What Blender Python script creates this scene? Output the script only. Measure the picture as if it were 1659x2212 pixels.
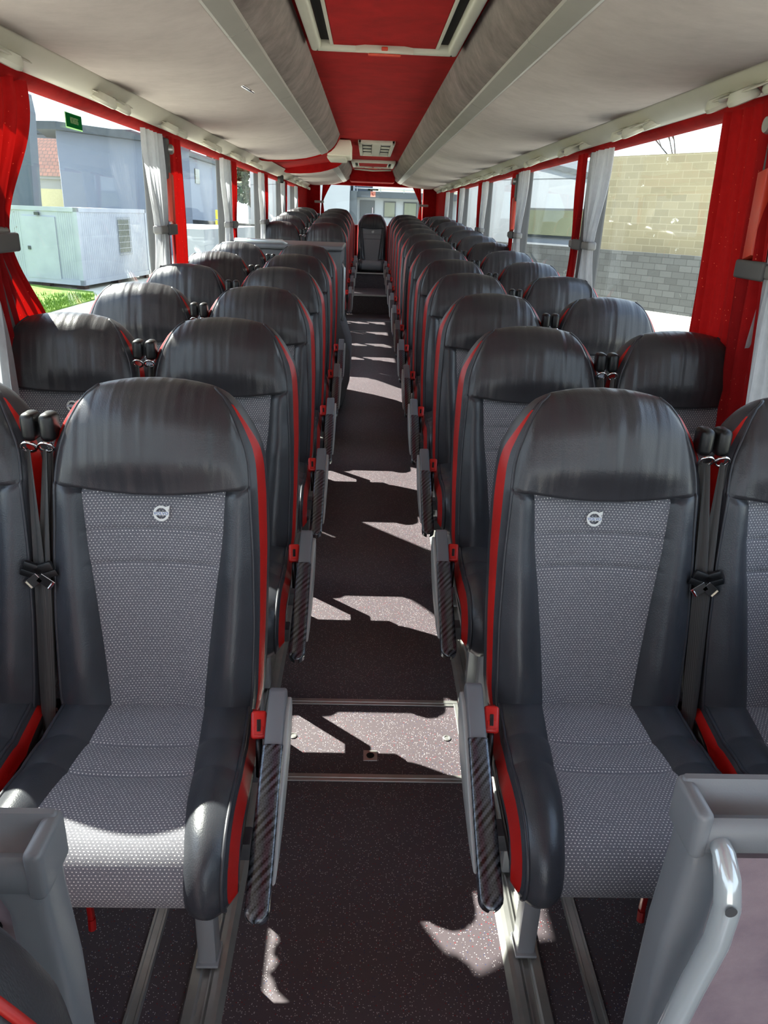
import bpy, bmesh, math, random
import numpy as np
from mathutils import Vector, Matrix

# ------------------------------------------------------------------ camera, sky, sun, exposure
sc = bpy.context.scene
for o in list(bpy.data.objects):
    bpy.data.objects.remove(o, do_unlink=True)
COL = sc.collection
random.seed(7)
rng = np.random.RandomState(5)

F_PX, PITCH, ROLL, YAW = 1602.5, .3811, .0384, .0338
CAM = Vector((-.0449, 0, 1.7112))
fw = Vector((math.sin(YAW) * math.cos(PITCH), math.cos(YAW) * math.cos(PITCH), -math.sin(PITCH)))
rt = Vector((math.cos(YAW), -math.sin(YAW), 0))
up = rt.cross(fw)
r2 = math.cos(ROLL) * rt + math.sin(ROLL) * up
u2 = -math.sin(ROLL) * rt + math.cos(ROLL) * up
cd = bpy.data.cameras.new('camera')
cam = bpy.data.objects.new('camera', cd)
COL.objects.link(cam)
cam.matrix_world = Matrix(((r2.x, u2.x, -fw.x, CAM.x), (r2.y, u2.y, -fw.y, CAM.y), (r2.z, u2.z, -fw.z, CAM.z), (0, 0, 0, 1)))
cd.sensor_fit = 'VERTICAL'
cd.sensor_height = 24
cd.sensor_width = 18
cd.lens = 24 * F_PX / 2212
cd.clip_start = .02
cd.clip_end = 500
sc.camera = cam

SUN_DIR = Vector((1.0, -.86, -1.17))      # direction the sunlight travels
SUN_POWER = 16.0
SKY_POWER = 1.9
EXPOSURE = .68

w = bpy.data.worlds.new('sky')
sc.world = w
w.use_nodes = True
wn, wl = w.node_tree.nodes, w.node_tree.links
wn.clear()
wo = wn.new('ShaderNodeOutputWorld')
bg = wn.new('ShaderNodeBackground')
tc = wn.new('ShaderNodeTexCoord')
sx = wn.new('ShaderNodeSeparateXYZ')
cr = wn.new('ShaderNodeValToRGB')
cr.color_ramp.elements[0].position = 0.0
cr.color_ramp.elements[0].color = (.86, .93, 1, 1)
cr.color_ramp.elements[1].position = .75
cr.color_ramp.elements[1].color = (.24, .44, .90, 1)
nz = wn.new('ShaderNodeTexNoise')
nz.inputs['Scale'].default_value = 2.2
mx = wn.new('ShaderNodeMix')
mx.data_type = 'RGBA'
wl.new(tc.outputs['Generated'], sx.inputs[0])
wl.new(sx.outputs['Z'], cr.inputs[0])
wl.new(tc.outputs['Generated'], nz.inputs['Vector'])
wl.new(nz.outputs[0], mx.inputs['Factor'])
wl.new(cr.outputs[0], mx.inputs['A'])
mx.inputs['B'].default_value = (.80, .90, 1, 1)
wl.new(mx.outputs['Result'], bg.inputs[0])
bg.inputs[1].default_value = SKY_POWER
wl.new(bg.outputs[0], wo.inputs[0])

sd = bpy.data.lights.new('sun', 'SUN')
sd.energy = SUN_POWER
sd.angle = math.radians(.53)
sd.color = (1, .95, .86)
sun = bpy.data.objects.new('sun', sd)
COL.objects.link(sun)
sun.rotation_euler = SUN_DIR.to_track_quat('-Z', 'Y').to_euler()
sun.location = (0, 0, 30)

vs = sc.view_settings
vs.view_transform = 'Standard'
vs.look = 'None'
vs.gamma = 1
vs.use_curve_mapping = False
vs.exposure = EXPOSURE

# ------------------------------------------------------------------ materials
def lin(c):
    return tuple((v / 12.92 if v <= .04045 else ((v + .055) / 1.055) ** 2.4) for v in [x / 255 for x in c]) + (1,)

class N:
    def __init__(s, name):
        s.m = bpy.data.materials.new(name)
        s.m.use_nodes = True
        s.t = s.m.node_tree
        s.b = s.t.nodes['Principled BSDF']
        s.out = s.t.nodes['Material Output']
    def n(s, typ, **kw):
        nd = s.t.nodes.new(typ)
        for k, v in kw.items():
            if k.startswith('i_'):
                nd.inputs[k[2:].replace('_', ' ')].default_value = v
            else:
                setattr(nd, k, v)
        return nd
    def l(s, a, b):
        s.t.links.new(a, b)
    def math(s, op, a, b=None, c=None):
        nd = s.t.nodes.new('ShaderNodeMath')
        nd.operation = op
        for i, v in enumerate((a, b, c)):
            if v is None: continue
            if isinstance(v, (int, float)): nd.inputs[i].default_value = v
            else: s.l(v, nd.inputs[i])
        return nd.outputs[0]
    def mix(s, f, a, b):
        nd = s.t.nodes.new('ShaderNodeMix')
        nd.data_type = 'RGBA'
        for k, v in (('Factor', f), ('A', a), ('B', b)):
            if isinstance(v, (int, float, tuple)): nd.inputs[k].default_value = v
            else: s.l(v, nd.inputs[k])
        return nd.outputs['Result']
    def ramp(s, v, stops):
        nd = s.t.nodes.new('ShaderNodeValToRGB')
        el = nd.color_ramp.elements
        while len(el) < len(stops): el.new(.5)
        for e, (p, c) in zip(el, stops):
            e.position = p
            e.color = c
        s.l(v, nd.inputs[0])
        return nd.outputs[0]
    def coord(s, kind='Object', scale=None):
        c = s.n('ShaderNodeTexCoord').outputs[kind]
        if scale:
            m = s.n('ShaderNodeMapping')
            m.inputs['Scale'].default_value = scale
            s.l(c, m.inputs[0])
            c = m.outputs[0]
        return c
    def noise(s, vec, scale, detail=3, rough=.5):
        nd = s.n('ShaderNodeTexNoise')
        nd.inputs['Scale'].default_value = scale
        nd.inputs['Detail'].default_value = detail
        nd.inputs['Roughness'].default_value = rough
        s.l(vec, nd.inputs['Vector'])
        return nd.outputs[0]
    def bump(s, h, strength=.3, dist=.002, prev=None):
        nd = s.n('ShaderNodeBump')
        nd.inputs['Strength'].default_value = strength
        nd.inputs['Distance'].default_value = dist
        s.l(h, nd.inputs['Height'])
        if prev is not None: s.l(prev, nd.inputs['Normal'])
        s.l(nd.outputs[0], s.b.inputs['Normal'])
        return nd.outputs[0]
    def set(s, col=None, rough=.5, metal=0, spec=.5, coat=0):
        if col is not None:
            if isinstance(col, tuple): s.b.inputs['Base Color'].default_value = col
            else: s.l(col, s.b.inputs['Base Color'])
        s.b.inputs['Roughness'].default_value = rough
        s.b.inputs['Metallic'].default_value = metal
        s.b.inputs['Specular IOR Level'].default_value = spec
        s.b.inputs['Coat Weight'].default_value = coat
        return s

M = {}
def simple(name, rgb, rough=.5, metal=0, var=.06, scale=8, spec=.5, coat=0, bump=0, bscale=200):
    k = N(name)
    c = lin(rgb)
    d = tuple(v * (1 - var) for v in c[:3]) + (1,)
    e = tuple(min(1, v * (1 + var)) for v in c[:3]) + (1,)
    nzv = k.noise(k.coord(), scale, 4)
    k.set(k.ramp(nzv, [(.3, d), (.7, e)]), rough, metal, spec, coat)
    if bump: k.bump(k.noise(k.coord(), bscale, 2), bump, .001)
    M[name] = k.m
    return k.m

def leather(name, rgb, rough, wrinkle=.35, vert=True):
    k = N(name)
    uv = k.coord('UV')
    c = lin(rgb)
    patch = k.noise(k.coord('Object'), 6, 3)
    k.set(k.ramp(patch, [(.3, tuple(v * .8 for v in c[:3]) + (1,)), (.7, tuple(v * 1.15 for v in c[:3]) + (1,))]), rough, 0, .5)
    m = k.n('ShaderNodeMapping')
    m.inputs['Scale'].default_value = (26, 2.6, 1) if vert else (7, 12, 1)
    oi = k.n('ShaderNodeObjectInfo')
    k.l(oi.outputs['Random'], m.inputs['Location'])
    k.l(uv, m.inputs[0])
    cr = k.noise(m.outputs[0], 1.0, 1.5, .45)
    b1 = k.bump(cr, wrinkle, .016)
    vo = k.n('ShaderNodeTexVoronoi')
    vo.inputs['Scale'].default_value = 420
    k.l(uv, vo.inputs['Vector'])
    k.bump(vo.outputs['Distance'], .25, .0007, b1)
    M[name] = k.m
leather('headrest_leather', (56, 55, 58), .33, .62)
leather('black_leather', (58, 60, 65), .33, .16, False)
leather('red_leather', (176, 22, 16), .42, .06, False)
leather('shell_leather', (54, 55, 60), .40, .05, False)

def dotted(name):
    k = N(name)
    uv = k.coord('UV')
    s = k.n('ShaderNodeSeparateXYZ')
    k.l(uv, s.inputs[0])
    row = k.math('MULTIPLY', s.outputs[1], 1 / .0055)
    fl = k.math('FLOOR', row)
    off = k.math('MULTIPLY', k.math('MODULO', fl, 2), .5)
    colm = k.math('ADD', k.math('MULTIPLY', s.outputs[0], 1 / .0072), off)
    fx = k.math('ABSOLUTE', k.math('SUBTRACT', k.math('FRACT', colm), .5))
    fy = k.math('ABSOLUTE', k.math('SUBTRACT', k.math('FRACT', row), .5))
    dx = k.math('LESS_THAN', fx, .17)
    dy = k.math('LESS_THAN', fy, .16)
    dot = k.math('MULTIPLY', dx, dy)
    rv = k.noise(uv, 400, 1)
    dot = k.math('MULTIPLY', dot, k.math('GREATER_THAN', rv, .40))
    wv = k.n('ShaderNodeTexVoronoi')
    wv.inputs['Scale'].default_value = 500
    k.l(uv, wv.inputs['Vector'])
    base = k.mix(k.noise(uv, 9, 3), lin((88, 88, 94)), lin((104, 104, 110)))
    base = k.mix(k.math('MULTIPLY', wv.outputs['Distance'], .7), base, lin((132, 132, 138)))
    k.set(k.mix(dot, base, lin((225, 223, 218))), .85, 0, .25)
    b = k.bump(wv.outputs['Distance'], .25, .0006)
    k.b.inputs['Sheen Weight'].default_value = .15
    M[name] = k.m
dotted('dotted_fabric')

def floor_mat():
    k = N('speckled_vinyl')
    c = k.coord()
    def speck(scale, thr, seed):
        m = k.n('ShaderNodeMapping')
        m.inputs['Location'].default_value = (seed, seed * 2, 0)
        k.l(c, m.inputs[0])
        # scatter jitter, then keep a few cells
        v = k.n('ShaderNodeTexVoronoi')
        v.inputs['Scale'].default_value = scale
        k.l(m.outputs[0], v.inputs['Vector'])
        near = k.math('LESS_THAN', v.outputs['Distance'], .30)
        sp = k.n('ShaderNodeSeparateXYZ')
        k.l(v.outputs['Color'], sp.inputs[0])
        pick = k.math('GREATER_THAN', sp.outputs[0], thr)
        return k.math('MULTIPLY', near, pick)
    base = k.mix(k.noise(c, 5, 4), lin((72, 63, 68)), lin((88, 78, 82)))
    wh = speck(260, .74, 0)
    rd = speck(170, .90, 3.3)
    bl = speck(210, .92, 7.1)
    col = k.mix(wh, base, lin((190, 182, 184)))
    col = k.mix(rd, col, lin((120, 40, 46)))
    col = k.mix(bl, col, lin((48, 58, 96)))
    k.set(col, .48, 0, .5)
    k.bump(k.noise(c, 160, 2), .25, .001)
    M['floor'] = k.m
floor_mat()

def suede(name, a, b, rough=.95):
    k = N(name)
    c = k.coord('Object')
    n1 = k.noise(c, 4.5, 5, .62)
    m = k.n('ShaderNodeMapping')
    m.inputs['Scale'].default_value = (6, 8, 8)
    k.l(c, m.inputs[0])
    n2 = k.noise(m.outputs[0], 2.6, 6, .7)
    s = k.math('ADD', k.math('MULTIPLY', n1, .6), k.math('MULTIPLY', n2, .4))
    k.set(k.ramp(s, [(.36, lin(a)), (.62, lin(b))]), rough, 0, .15)
    k.bump(k.noise(c, 600, 2), .2, .0008)
    M[name] = k.m
suede('suede_light', (176, 164, 160), (190, 178, 174))
suede('suede_dark', (108, 98, 95), (142, 130, 126))
suede('suede_mauve', (122, 106, 116), (150, 133, 138))
suede('red_velour', (134, 12, 14), (164, 20, 20))

def cloth(name, rgb, trans, rgbt, weave=True, dots=False):
    k = N(name)
    t = k.t
    c = lin(rgb)
    uv = k.coord('UV')
    f = k.noise(uv, 30, 3)
    col = k.ramp(f, [(.3, tuple(v * .88 for v in c[:3]) + (1,)), (.7, tuple(min(1, v * 1.08) for v in c[:3]) + (1,))])
    if dots:
        v = k.n('ShaderNodeTexVoronoi')
        v.inputs['Scale'].default_value = 45
        k.l(uv, v.inputs['Vector'])
        col = k.mix(k.math('LESS_THAN', v.outputs['Distance'], .07), col, lin((225, 120, 90)))
    k.set(col, .9, 0, .1)
    wv = k.n('ShaderNodeTexVoronoi')
    wv.inputs['Scale'].default_value = 300
    k.l(uv, wv.inputs['Vector'])
    k.bump(wv.outputs['Distance'], .25, .001)
    tr = k.n('ShaderNodeBsdfTranslucent')
    tr.inputs[0].default_value = lin(rgbt)
    ms = k.n('ShaderNodeMixShader')
    ms.inputs[0].default_value = trans
    k.l(k.b.outputs[0], ms.inputs[1])
    k.l(tr.outputs[0], ms.inputs[2])
    k.l(ms.outputs[0], k.out.inputs[0])
    M[name] = k.m
cloth('grey_curtain', (164, 162, 163), .28, (196, 197, 202))
cloth('red_curtain', (138, 22, 24), .15, (190, 18, 14), dots=True)

def carbon():
    k = N('carbon_fibre')
    uv = k.coord('UV')
    s = k.n('ShaderNodeSeparateXYZ')
    k.l(uv, s.inputs[0])
    u = k.math('MULTIPLY', s.outputs[0], 1 / .0042)
    v = k.math('MULTIPLY', s.outputs[1], 1 / .0042)
    # twill: weave shifts by one thread every row
    d = k.math('FRACT', k.math('MULTIPLY', k.math('ADD', k.math('FLOOR', u), k.math('FLOOR', v)), .25))
    tw = k.math('LESS_THAN', d, .45)
    dg = k.math('FRACT', k.math('MULTIPLY', k.math('ADD', u, k.math('MULTIPLY', v, .8)), .25))
    tw2 = k.math('LESS_THAN', dg, .5)
    f = k.math('MULTIPLY', k.math('ADD', tw, tw2), .5)
    k.set(k.mix(f, lin((14, 15, 18)), lin((88, 94, 104))), .3, .25, .5, 1.0)
    k.b.inputs['Coat Roughness'].default_value = .06
    M['carbon'] = k.m
carbon()

def glass(name, tint, refl=1.0):
    k = N(name)
    tr = k.n('ShaderNodeBsdfTransparent')
    tr.inputs[0].default_value = tint
    gl = k.n('ShaderNodeBsdfGlossy')
    gl.inputs['Roughness'].default_value = .0
    lw = k.n('ShaderNodeLayerWeight')
    lw.inputs[0].default_value = .5
    f5 = k.math('POWER', lw.outputs['Facing'], 4.0)
    fr = k.math('ADD', k.math('MULTIPLY', f5, .30), .012)
    ms = k.n('ShaderNodeMixShader')
    k.l(k.math('MULTIPLY', fr, refl), ms.inputs[0])
    k.l(tr.outputs[0], ms.inputs[1])
    k.l(gl.outputs[0], ms.inputs[2])
    k.l(ms.outputs[0], k.out.inputs[0])
    M[name] = k.m
glass('window_glass', (.93, .96, .95, 1))

simple('grey_plastic', (116, 118, 122), .42, bump=.1, bscale=600)
simple('dark_grey_plastic', (72, 72, 74), .5, bump=.1, bscale=600)
simple('arm_plate', (172, 174, 172), .38)
simple('cream_plastic', (190, 186, 172), .45, var=.03)
simple('bright_cream', (222, 216, 198), .5, var=.02)
simple('strip_grey', (158, 153, 146), .45, var=.04)
simple('panel_grey', (186, 179, 166), .55, var=.03, bump=.08, bscale=500)
simple('aluminium', (186, 186, 182), .33, .75, var=.08, scale=20)
simple('painted_steel', (170, 173, 176), .35, .35, var=.05)
simple('chrome', (225, 225, 225), .08, 1)
simple('silver_paint', (196, 202, 204), .18, .35, coat=.6, var=.03)
simple('black_plastic', (16, 16, 17), .4, bump=.2, bscale=700)
simple('red_plastic', (206, 38, 34), .35, var=.05)
simple('red_paint', (170, 20, 18), .35)
simple('orange_red', (196, 62, 40), .4)
simple('dark_void', (14, 13, 13), .8)
simple('emblem_white', (235, 235, 230), .5, var=.01)
simple('emblem_blue', (70, 110, 175), .5, var=.01)
for nm_, c_ in (('sign_green', (20, 140, 66)), ('sign_dark_green', (24, 80, 40)), ('sign_pale', (190, 222, 176)), ('sign_pink', (244, 205, 196))):
    cloth(nm_, c_, .55, c_)
simple('red_patch', (176, 18, 22), .4)  # even red for the small patch on each overhead vent
simple('tie_grey', (122, 119, 117), .6)
simple('pillar_grey', (84, 82, 82), .6)

def belt():
    k = N('webbing')
    uv = k.coord('UV')
    s = k.n('ShaderNodeSeparateXYZ')
    k.l(uv, s.inputs[0])
    f = k.math('ABSOLUTE', k.math('SINE', k.math('MULTIPLY', s.outputs[0], 700)))
    k.set(k.mix(f, lin((40, 39, 38)), lin((74, 72, 70))), .55, 0, .4)
    M['webbing'] = k.m
belt()

# ------------------------------------------------------------------ mesh helpers
def finish(me, mat, smooth=True):
    if mat is not None:
        for m in (mat if isinstance(mat, (list, tuple)) else [mat]):
            me.materials.append(M[m])
    if smooth:
        me.polygons.foreach_set('use_smooth', [True] * len(me.polygons))
    me.update()

def link(name, me, parent=None, loc=None):
    o = bpy.data.objects.new(name, me)
    COL.objects.link(o)
    if parent is not None: o.parent = parent
    if loc is not None: o.location = loc
    return o

def tag(o, label=None, cat=None, group=None, kind=None):
    if label: o['label'] = label
    if cat: o['category'] = cat
    if group: o['group'] = group
    if kind: o['kind'] = kind
    return o

def empty(name, loc, rz=0):
    o = bpy.data.objects.new(name, None)
    o.empty_display_size = .1
    COL.objects.link(o)
    o.location = loc
    o.rotation_euler = (0, 0, rz)
    return o

class MB:
    """collects boxes, prisms, tubes and grids into one mesh"""
    def __init__(s):
        s.bm = bmesh.new()
        s.uv = s.bm.loops.layers.uv.new('UVMap')
    def box(s, a, b, bev=0, seg=2, rot=None, piv=None):
        a, b = Vector(a), Vector(b)
        mn = Vector((min(a.x, b.x), min(a.y, b.y), min(a.z, b.z)))
        mx_ = Vector((max(a.x, b.x), max(a.y, b.y), max(a.z, b.z)))
        r = bmesh.ops.create_cube(s.bm, size=1)
        vs_ = r['verts']
        c, d = (mn + mx_) / 2, mx_ - mn
        for v in vs_:
            v.co = Vector((v.co.x * d.x, v.co.y * d.y, v.co.z * d.z)) + c
        if bev:
            ed = list({e for v in vs_ for e in v.link_edges})
            g = bmesh.ops.bevel(s.bm, geom=ed, offset=min(bev, min(d) * .49), segments=seg, affect='EDGES', profile=.5)
            vs_ = list({v for f in g['faces'] for v in f.verts} | {v for v in vs_ if v.is_valid})
        if rot is not None:
            p = Vector(piv) if piv is not None else c
            for v in vs_: v.co = rot @ (v.co - p) + p
        return s
    def prism(s, pts, axis, lo, hi, bev=0, seg=2):
        """pts 2D outline, extruded along axis ('x','y','z')"""
        def mk(p, h):
            if axis == 'x': return (h, p[0], p[1])
            if axis == 'y': return (p[0], h, p[1])
            return (p[0], p[1], h)
        v0 = [s.bm.verts.new(mk(p, lo)) for p in pts]
        v1 = [s.bm.verts.new(mk(p, hi)) for p in pts]
        fs = [s.bm.faces.new(v0), s.bm.faces.new(list(reversed(v1)))]
        n = len(pts)
        for i in range(n):
            fs.append(s.bm.faces.new((v0[i], v1[i], v1[(i + 1) % n], v0[(i + 1) % n])))
        bmesh.ops.recalc_face_normals(s.bm, faces=fs)
        if bev:
            ed = list({e for f in fs[:2] for e in f.edges})
            bmesh.ops.bevel(s.bm, geom=ed, offset=bev, segments=seg, affect='EDGES', profile=.5)
        return s
    def tube(s, pts, r, n=10, cap=True, flat=None):
        pts = [Vector(p) for p in pts]
        rings = []
        prev = None
        for i, p in enumerate(pts):
            t = (pts[min(i + 1, len(pts) - 1)] - pts[max(i - 1, 0)]).normalized()
            if prev is None:
                a = t.orthogonal().normalized()
            else:
                a = (prev - t * prev.dot(t)).normalized()
            prev = a
            b = t.cross(a)
            rr = r[i] if isinstance(r, (list, tuple)) else r
            rings.append([s.bm.verts.new(p + (a * math.cos(q) + b * math.sin(q)) * rr) for q in [2 * math.pi * k / n for k in range(n)]])
        for i in range(len(rings) - 1):
            for k in range(n):
                s.bm.faces.new((rings[i][k], rings[i][(k + 1) % n], rings[i + 1][(k + 1) % n], rings[i + 1][k]))
        if cap:
            s.bm.faces.new(list(reversed(rings[0])))
            s.bm.faces.new(rings[-1])
        return s
    def lathe(s, prof, n=24, loc=(0, 0, 0), rot=None):
        """prof (r,z) list"""
        L = Vector(loc)
        rings = []
        for r_, z in prof:
            ring = []
            for k in range(n):
                q = 2 * math.pi * k / n
                p = Vector((r_ * math.cos(q), r_ * math.sin(q), z))
                if rot is not None: p = rot @ p
                ring.append(s.bm.verts.new(p + L))
            rings.append(ring)
        for i in range(len(rings) - 1):
            for k in range(n):
                s.bm.faces.new((rings[i][k], rings[i][(k + 1) % n], rings[i + 1][(k + 1) % n], rings[i + 1][k]))
        for ring, rev in ((rings[0], True), (rings[-1], False)):
            s.bm.faces.new(list(reversed(ring)) if rev else ring)
        return s
    def grid(s, P, uv=None, mask=None):
        """P[i][j] points; mask[i][j] cells"""
        ni, nj = len(P), len(P[0])
        used = {}
        def V(i, j):
            if (i, j) not in used: used[(i, j)] = s.bm.verts.new(P[i][j])
            return used[(i, j)]
        for i in range(ni - 1):
            for j in range(nj - 1):
                if mask is not None and not mask[i][j]: continue
                q = [(i, j), (i, j + 1), (i + 1, j + 1), (i + 1, j)]
                try: f = s.bm.faces.new([V(*k) for k in q])
                except ValueError: continue
                if uv is not None:
                    for lp, k in zip(f.loops, q): lp[s.uv].uv = uv[k[0]][k[1]]
        return s
    def me(s, name, mat, smooth=False, autouv=False, angle=None):
        bmesh.ops.remove_doubles(s.bm, verts=s.bm.verts, dist=1e-6)
        me = bpy.data.meshes.new(name)
        s.bm.to_mesh(me)
        s.bm.free()
        finish(me, mat, smooth or angle is not None)
        if angle is not None:
            me.set_sharp_from_angle(angle=math.radians(angle))
        return me
    def build(s, name, mat, parent=None, smooth=False, angle=None, loc=None):
        return link(name, s.me(name, mat, smooth, angle=angle), parent, loc)

def interp(z, tab):
    a = sorted(tab)
    return float(np.interp(z, [t[0] for t in a], [t[1] for t in a]))
def sstep(x, a, b):
    t = min(1, max(0, (x - a) / (b - a)))
    return t * t * (3 - 2 * t)

SLOPE, FZ = .0311, .07
def floor_z(y): return FZ + SLOPE * y
def seat_z(y): return .15 + SLOPE * y

# ------------------------------------------------------------------ SETTING
YF, YR = -2.6, 12.95          # front and rear of the cabin
# floor (rises gently to the rear)
m = MB()
n = 40
m.prism([(YF, floor_z(YF) - .06), (10.80, floor_z(10.80) - .06), (10.80, floor_z(10.80)), (YF, floor_z(YF))], 'x', -1.2, 1.2)
tag(m.build('floor', 'floor'), kind='structure')
# rear steps up
m = MB()
m.prism([(10.80, floor_z(10.80) - .06), (11.85, .40), (11.85, .655), (10.80, .65)], 'x', -.33, .33)
m.prism([(11.85, .40), (YR, .40), (YR, .875), (11.85, .875)], 'x', -.33, .33)
tag(m.build('floor', 'floor'), kind='structure')
m = MB()
m.prism([(10.80, floor_z(10.80) - .06), (YR, .40), (YR, .60), (10.80, floor_z(10.80) + .02)], 'x', -1.2, -.33)
m.prism([(10.80, floor_z(10.80) - .06), (YR, .40), (YR, .60), (10.80, floor_z(10.80) + .02)], 'x', .33, 1.2)
tag(m.build('floor', 'floor'), kind='structure')
k_ = 1
def trim(mb, mat, **kw):
    global k_
    o = mb.build('trim_%d' % k_, mat, **kw)
    k_ += 1
    tag(o, kind='structure')
    return o
# step nosings
trim(MB().box((-.32, 10.78, .64), (.32, 10.83, .662), .004).box((-.32, 11.83, .862), (.32, 11.87, .884), .004), 'aluminium')

def rail(profile, x, y0, y1, mat, name=None):
    """profile in (dx,dz) extruded along the sloping floor"""
    m = MB()
    P = []
    for y in (y0, y1):
        P.append([(x + dx, y, floor_z(y) + dz) for dx, dz in profile])
    m.grid([list(r) for r in zip(*P)])
    return trim(m, mat)
# seat rails: inner rail (bevelled, with slot), second rail
for s in (-1, 1):
    rail([(s * .0, .001), (s * .012, .012), (s * .022, .013), (s * .034, .013), (s * .040, .010), (s * .044, .010), (s * .046, .002), (s * .058, .002), (s * .060, .010),
          (s * .064, .013), (s * .084, .013), (s * .090, .001)], s * .313, -1.5, 10.78, 'aluminium')
    rail([(s * .0, .001), (s * .003, .008), (s * .008, .008), (s * .010, .005), (s * .024, .005), (s * .026, .008), (s * .031, .008), (s * .034, .001)], s * .488, -1.5, 10.78, 'aluminium')

# ceiling
m = MB().box((-1.22, YF, 2.318), (1.22, YR, 2.40))
tag(m.build('ceiling', 'red_velour'), kind='structure')
# side walls
PIL = [.32, 2.28, 4.2, 6.15, 8.1, 10.0, 11.75]
SILL = 1.10
for s, side in ((-1, 'left'), (1, 'right')):
    m = MB()
    m.box((s * 1.12, YF, 0), (s * 1.2, YR, SILL), .0)
    m.box((s * 1.16, YF, 2.07), (s * 1.24, YR, 2.40))
    tag(m.build('wall_' + side, 'dark_grey_plastic'), kind='structure')
    trim(MB().box((s * 1.09, YF, SILL - .02), (s * 1.16, YR, SILL + .015), .01), 'pillar_grey')
    # red header roll over the windows
    prof = [(1.19, 2.05), (1.13, 2.035), (1.105, 2.04), (1.085, 2.052), (1.075, 2.075), (1.08, 2.11)]
    m = MB()
    m.grid([[(s * x, YF, z), (s * x, YR, z)] for x, z in prof])
    trim(m, 'red_velour', smooth=True)
    # service channel between header and racks
    prof = [(1.085, 2.066), (1.06, 2.062), (1.03, 2.066), (.985, 2.095), (.955, 2.13)]
    m = MB()
    m.grid([[(s * x, YF, z), (s * x, YR, z)] for x, z in prof])
    trim(m, 'panel_grey', smooth=True)
    # pillars
    for i, p in enumerate(PIL):
        trim(MB().box((s * 1.10, p - .06, SILL), (s * 1.19, p + .06, 2.07), .012), 'pillar_grey')
    # panes
    ys = [YF] + PIL + [12.75]
    for i in range(len(ys) - 1):
        o = MB().box((s * 1.158, ys[i], SILL), (s * 1.163, ys[i + 1], 2.07)).build('window_%d' % (i + 1 + (10 if s > 0 else 0)), 'window_glass')
        tag(o, kind='structure')
# rear wall with rear window
m = MB()
m.box((-1.2, 12.78, .3), (1.2, 12.9, 1.54))
m.box((-1.2, 12.78, 2.12), (1.2, 12.9, 2.35))
m.box((-1.2, 12.78, 1.30), (-.82, 12.9, 2.12))
m.box((.82, 12.78, 1.30), (1.2, 12.9, 2.12))
tag(m.build('wall_rear', 'red_velour'), kind='structure')
tag(MB().box((-1.0, 12.83, 1.30), (1.0, 12.836, 2.12)).build('window_30', 'window_glass'), kind='structure')
# rear ceiling box above the window
trim(MB().box((-.34, 12.2, 2.16), (.34, 12.78, 2.33), .02), 'red_velour')

# ------------------------------------------------------------------ luggage racks
def rack(s, y0, y1, label, cap_front=False, cap_rear=False, dz=0):
    root = empty('luggage_rack', (s * .65, y0, 2.1))
    tag(root, label, 'luggage rack', 'overhead luggage racks')
    face = [(.300, 2.3175), (.308, 2.295), (.322, 2.26), (.345, 2.226), (.372, 2.200), (.394, 2.187)]
    strip = [(.394, 2.187), (.400, 2.183), (.448, 2.165), (.454, 2.163)]
    low = [(.454, 2.163), (.50, 2.148), (.58, 2.128), (.68, 2.114), (.80, 2.106), (.90, 2.104), (.955, 2.108), (.975, 2.118), (.98, 2.14)]
    def sub(prof, mat, name, yy0=y0, yy1=y1, inset=0):
        m = MB()
        ny = 24
        P = [[(s * x, yy0 + (yy1 - yy0) * j / ny, z + dz) for j in range(ny + 1)] for x, z in prof]
        m.grid(P)
        o = link(name, m.me(name, mat, True), root)
        o.matrix_parent_inverse = Matrix.Translation((-s * .65, -y0, -2.1))
        return o
    sub(face, 'suede_dark', 'face_panel')
    sub(low, 'suede_light', 'lower_panel')
    # trim strip in segments with small gaps
    m = MB()
    yy = y0
    while yy < y1 - .05:
        ye = min(yy + 1.26, y1)
        m.prism([(s * .392, 2.189 + dz), (s * .396, 2.180 + dz), (s * .404, 2.175 + dz), (s * .446, 2.158 + dz), (s * .456, 2.160 + dz), (s * .458, 2.168 + dz), (s * .42, 2.195 + dz)], 'y', yy + .002, ye - .002)
        yy = ye
    o = m.build('edge_strip', 'strip_grey', root, angle=30)
    o.matrix_parent_inverse = Matrix.Translation((-s * .65, -y0, -2.1))
    # end caps
    for flag, yc, d in ((cap_front, y0, -1), (cap_rear, y1, 1)):
        if not flag: continue
        full = face + strip[1:] + low[1:]
        outer = [(s * (x - .0), z - .012 + dz) for x, z in full]
        top = [(s * .98, 2.3175), (s * .30, 2.3175)]
        m = MB()
        m.prism(outer + top, 'y', yc, yc + d * .03)
        o = m.build('end_cap', 'red_velour', root)
        o.matrix_parent_inverse = Matrix.Translation((-s * .65, -y0, -2.1))
    return root
r_ = rack(-1, YF, 6.9, 'front overhead luggage rack on the left, suede covered with red end', cap_rear=True)
rack(-1, 8.9, 12.78, 'short rear overhead luggage rack on the left with a red front end', cap_front=True)
rack(1, YF, 12.78, 'long overhead luggage rack running down the whole right side')
# latch on the left rack
m = MB()
m.lathe([(.0001, 0), (.03, 0), (.034, .003), (.03, .006), (.0001, .006)], 24, (0, 0, 0))
me = m.me('latch', 'chrome', True)
lt = link('latch', me, r_)
lt.location = (-.515 + .65, 3.2 - YF, 2.137 - 2.1)
lt.scale = (1, .35, 1)
lt.rotation_euler = (math.pi, math.radians(22), .5)
lt['label'] = 'chrome latch'
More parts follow.
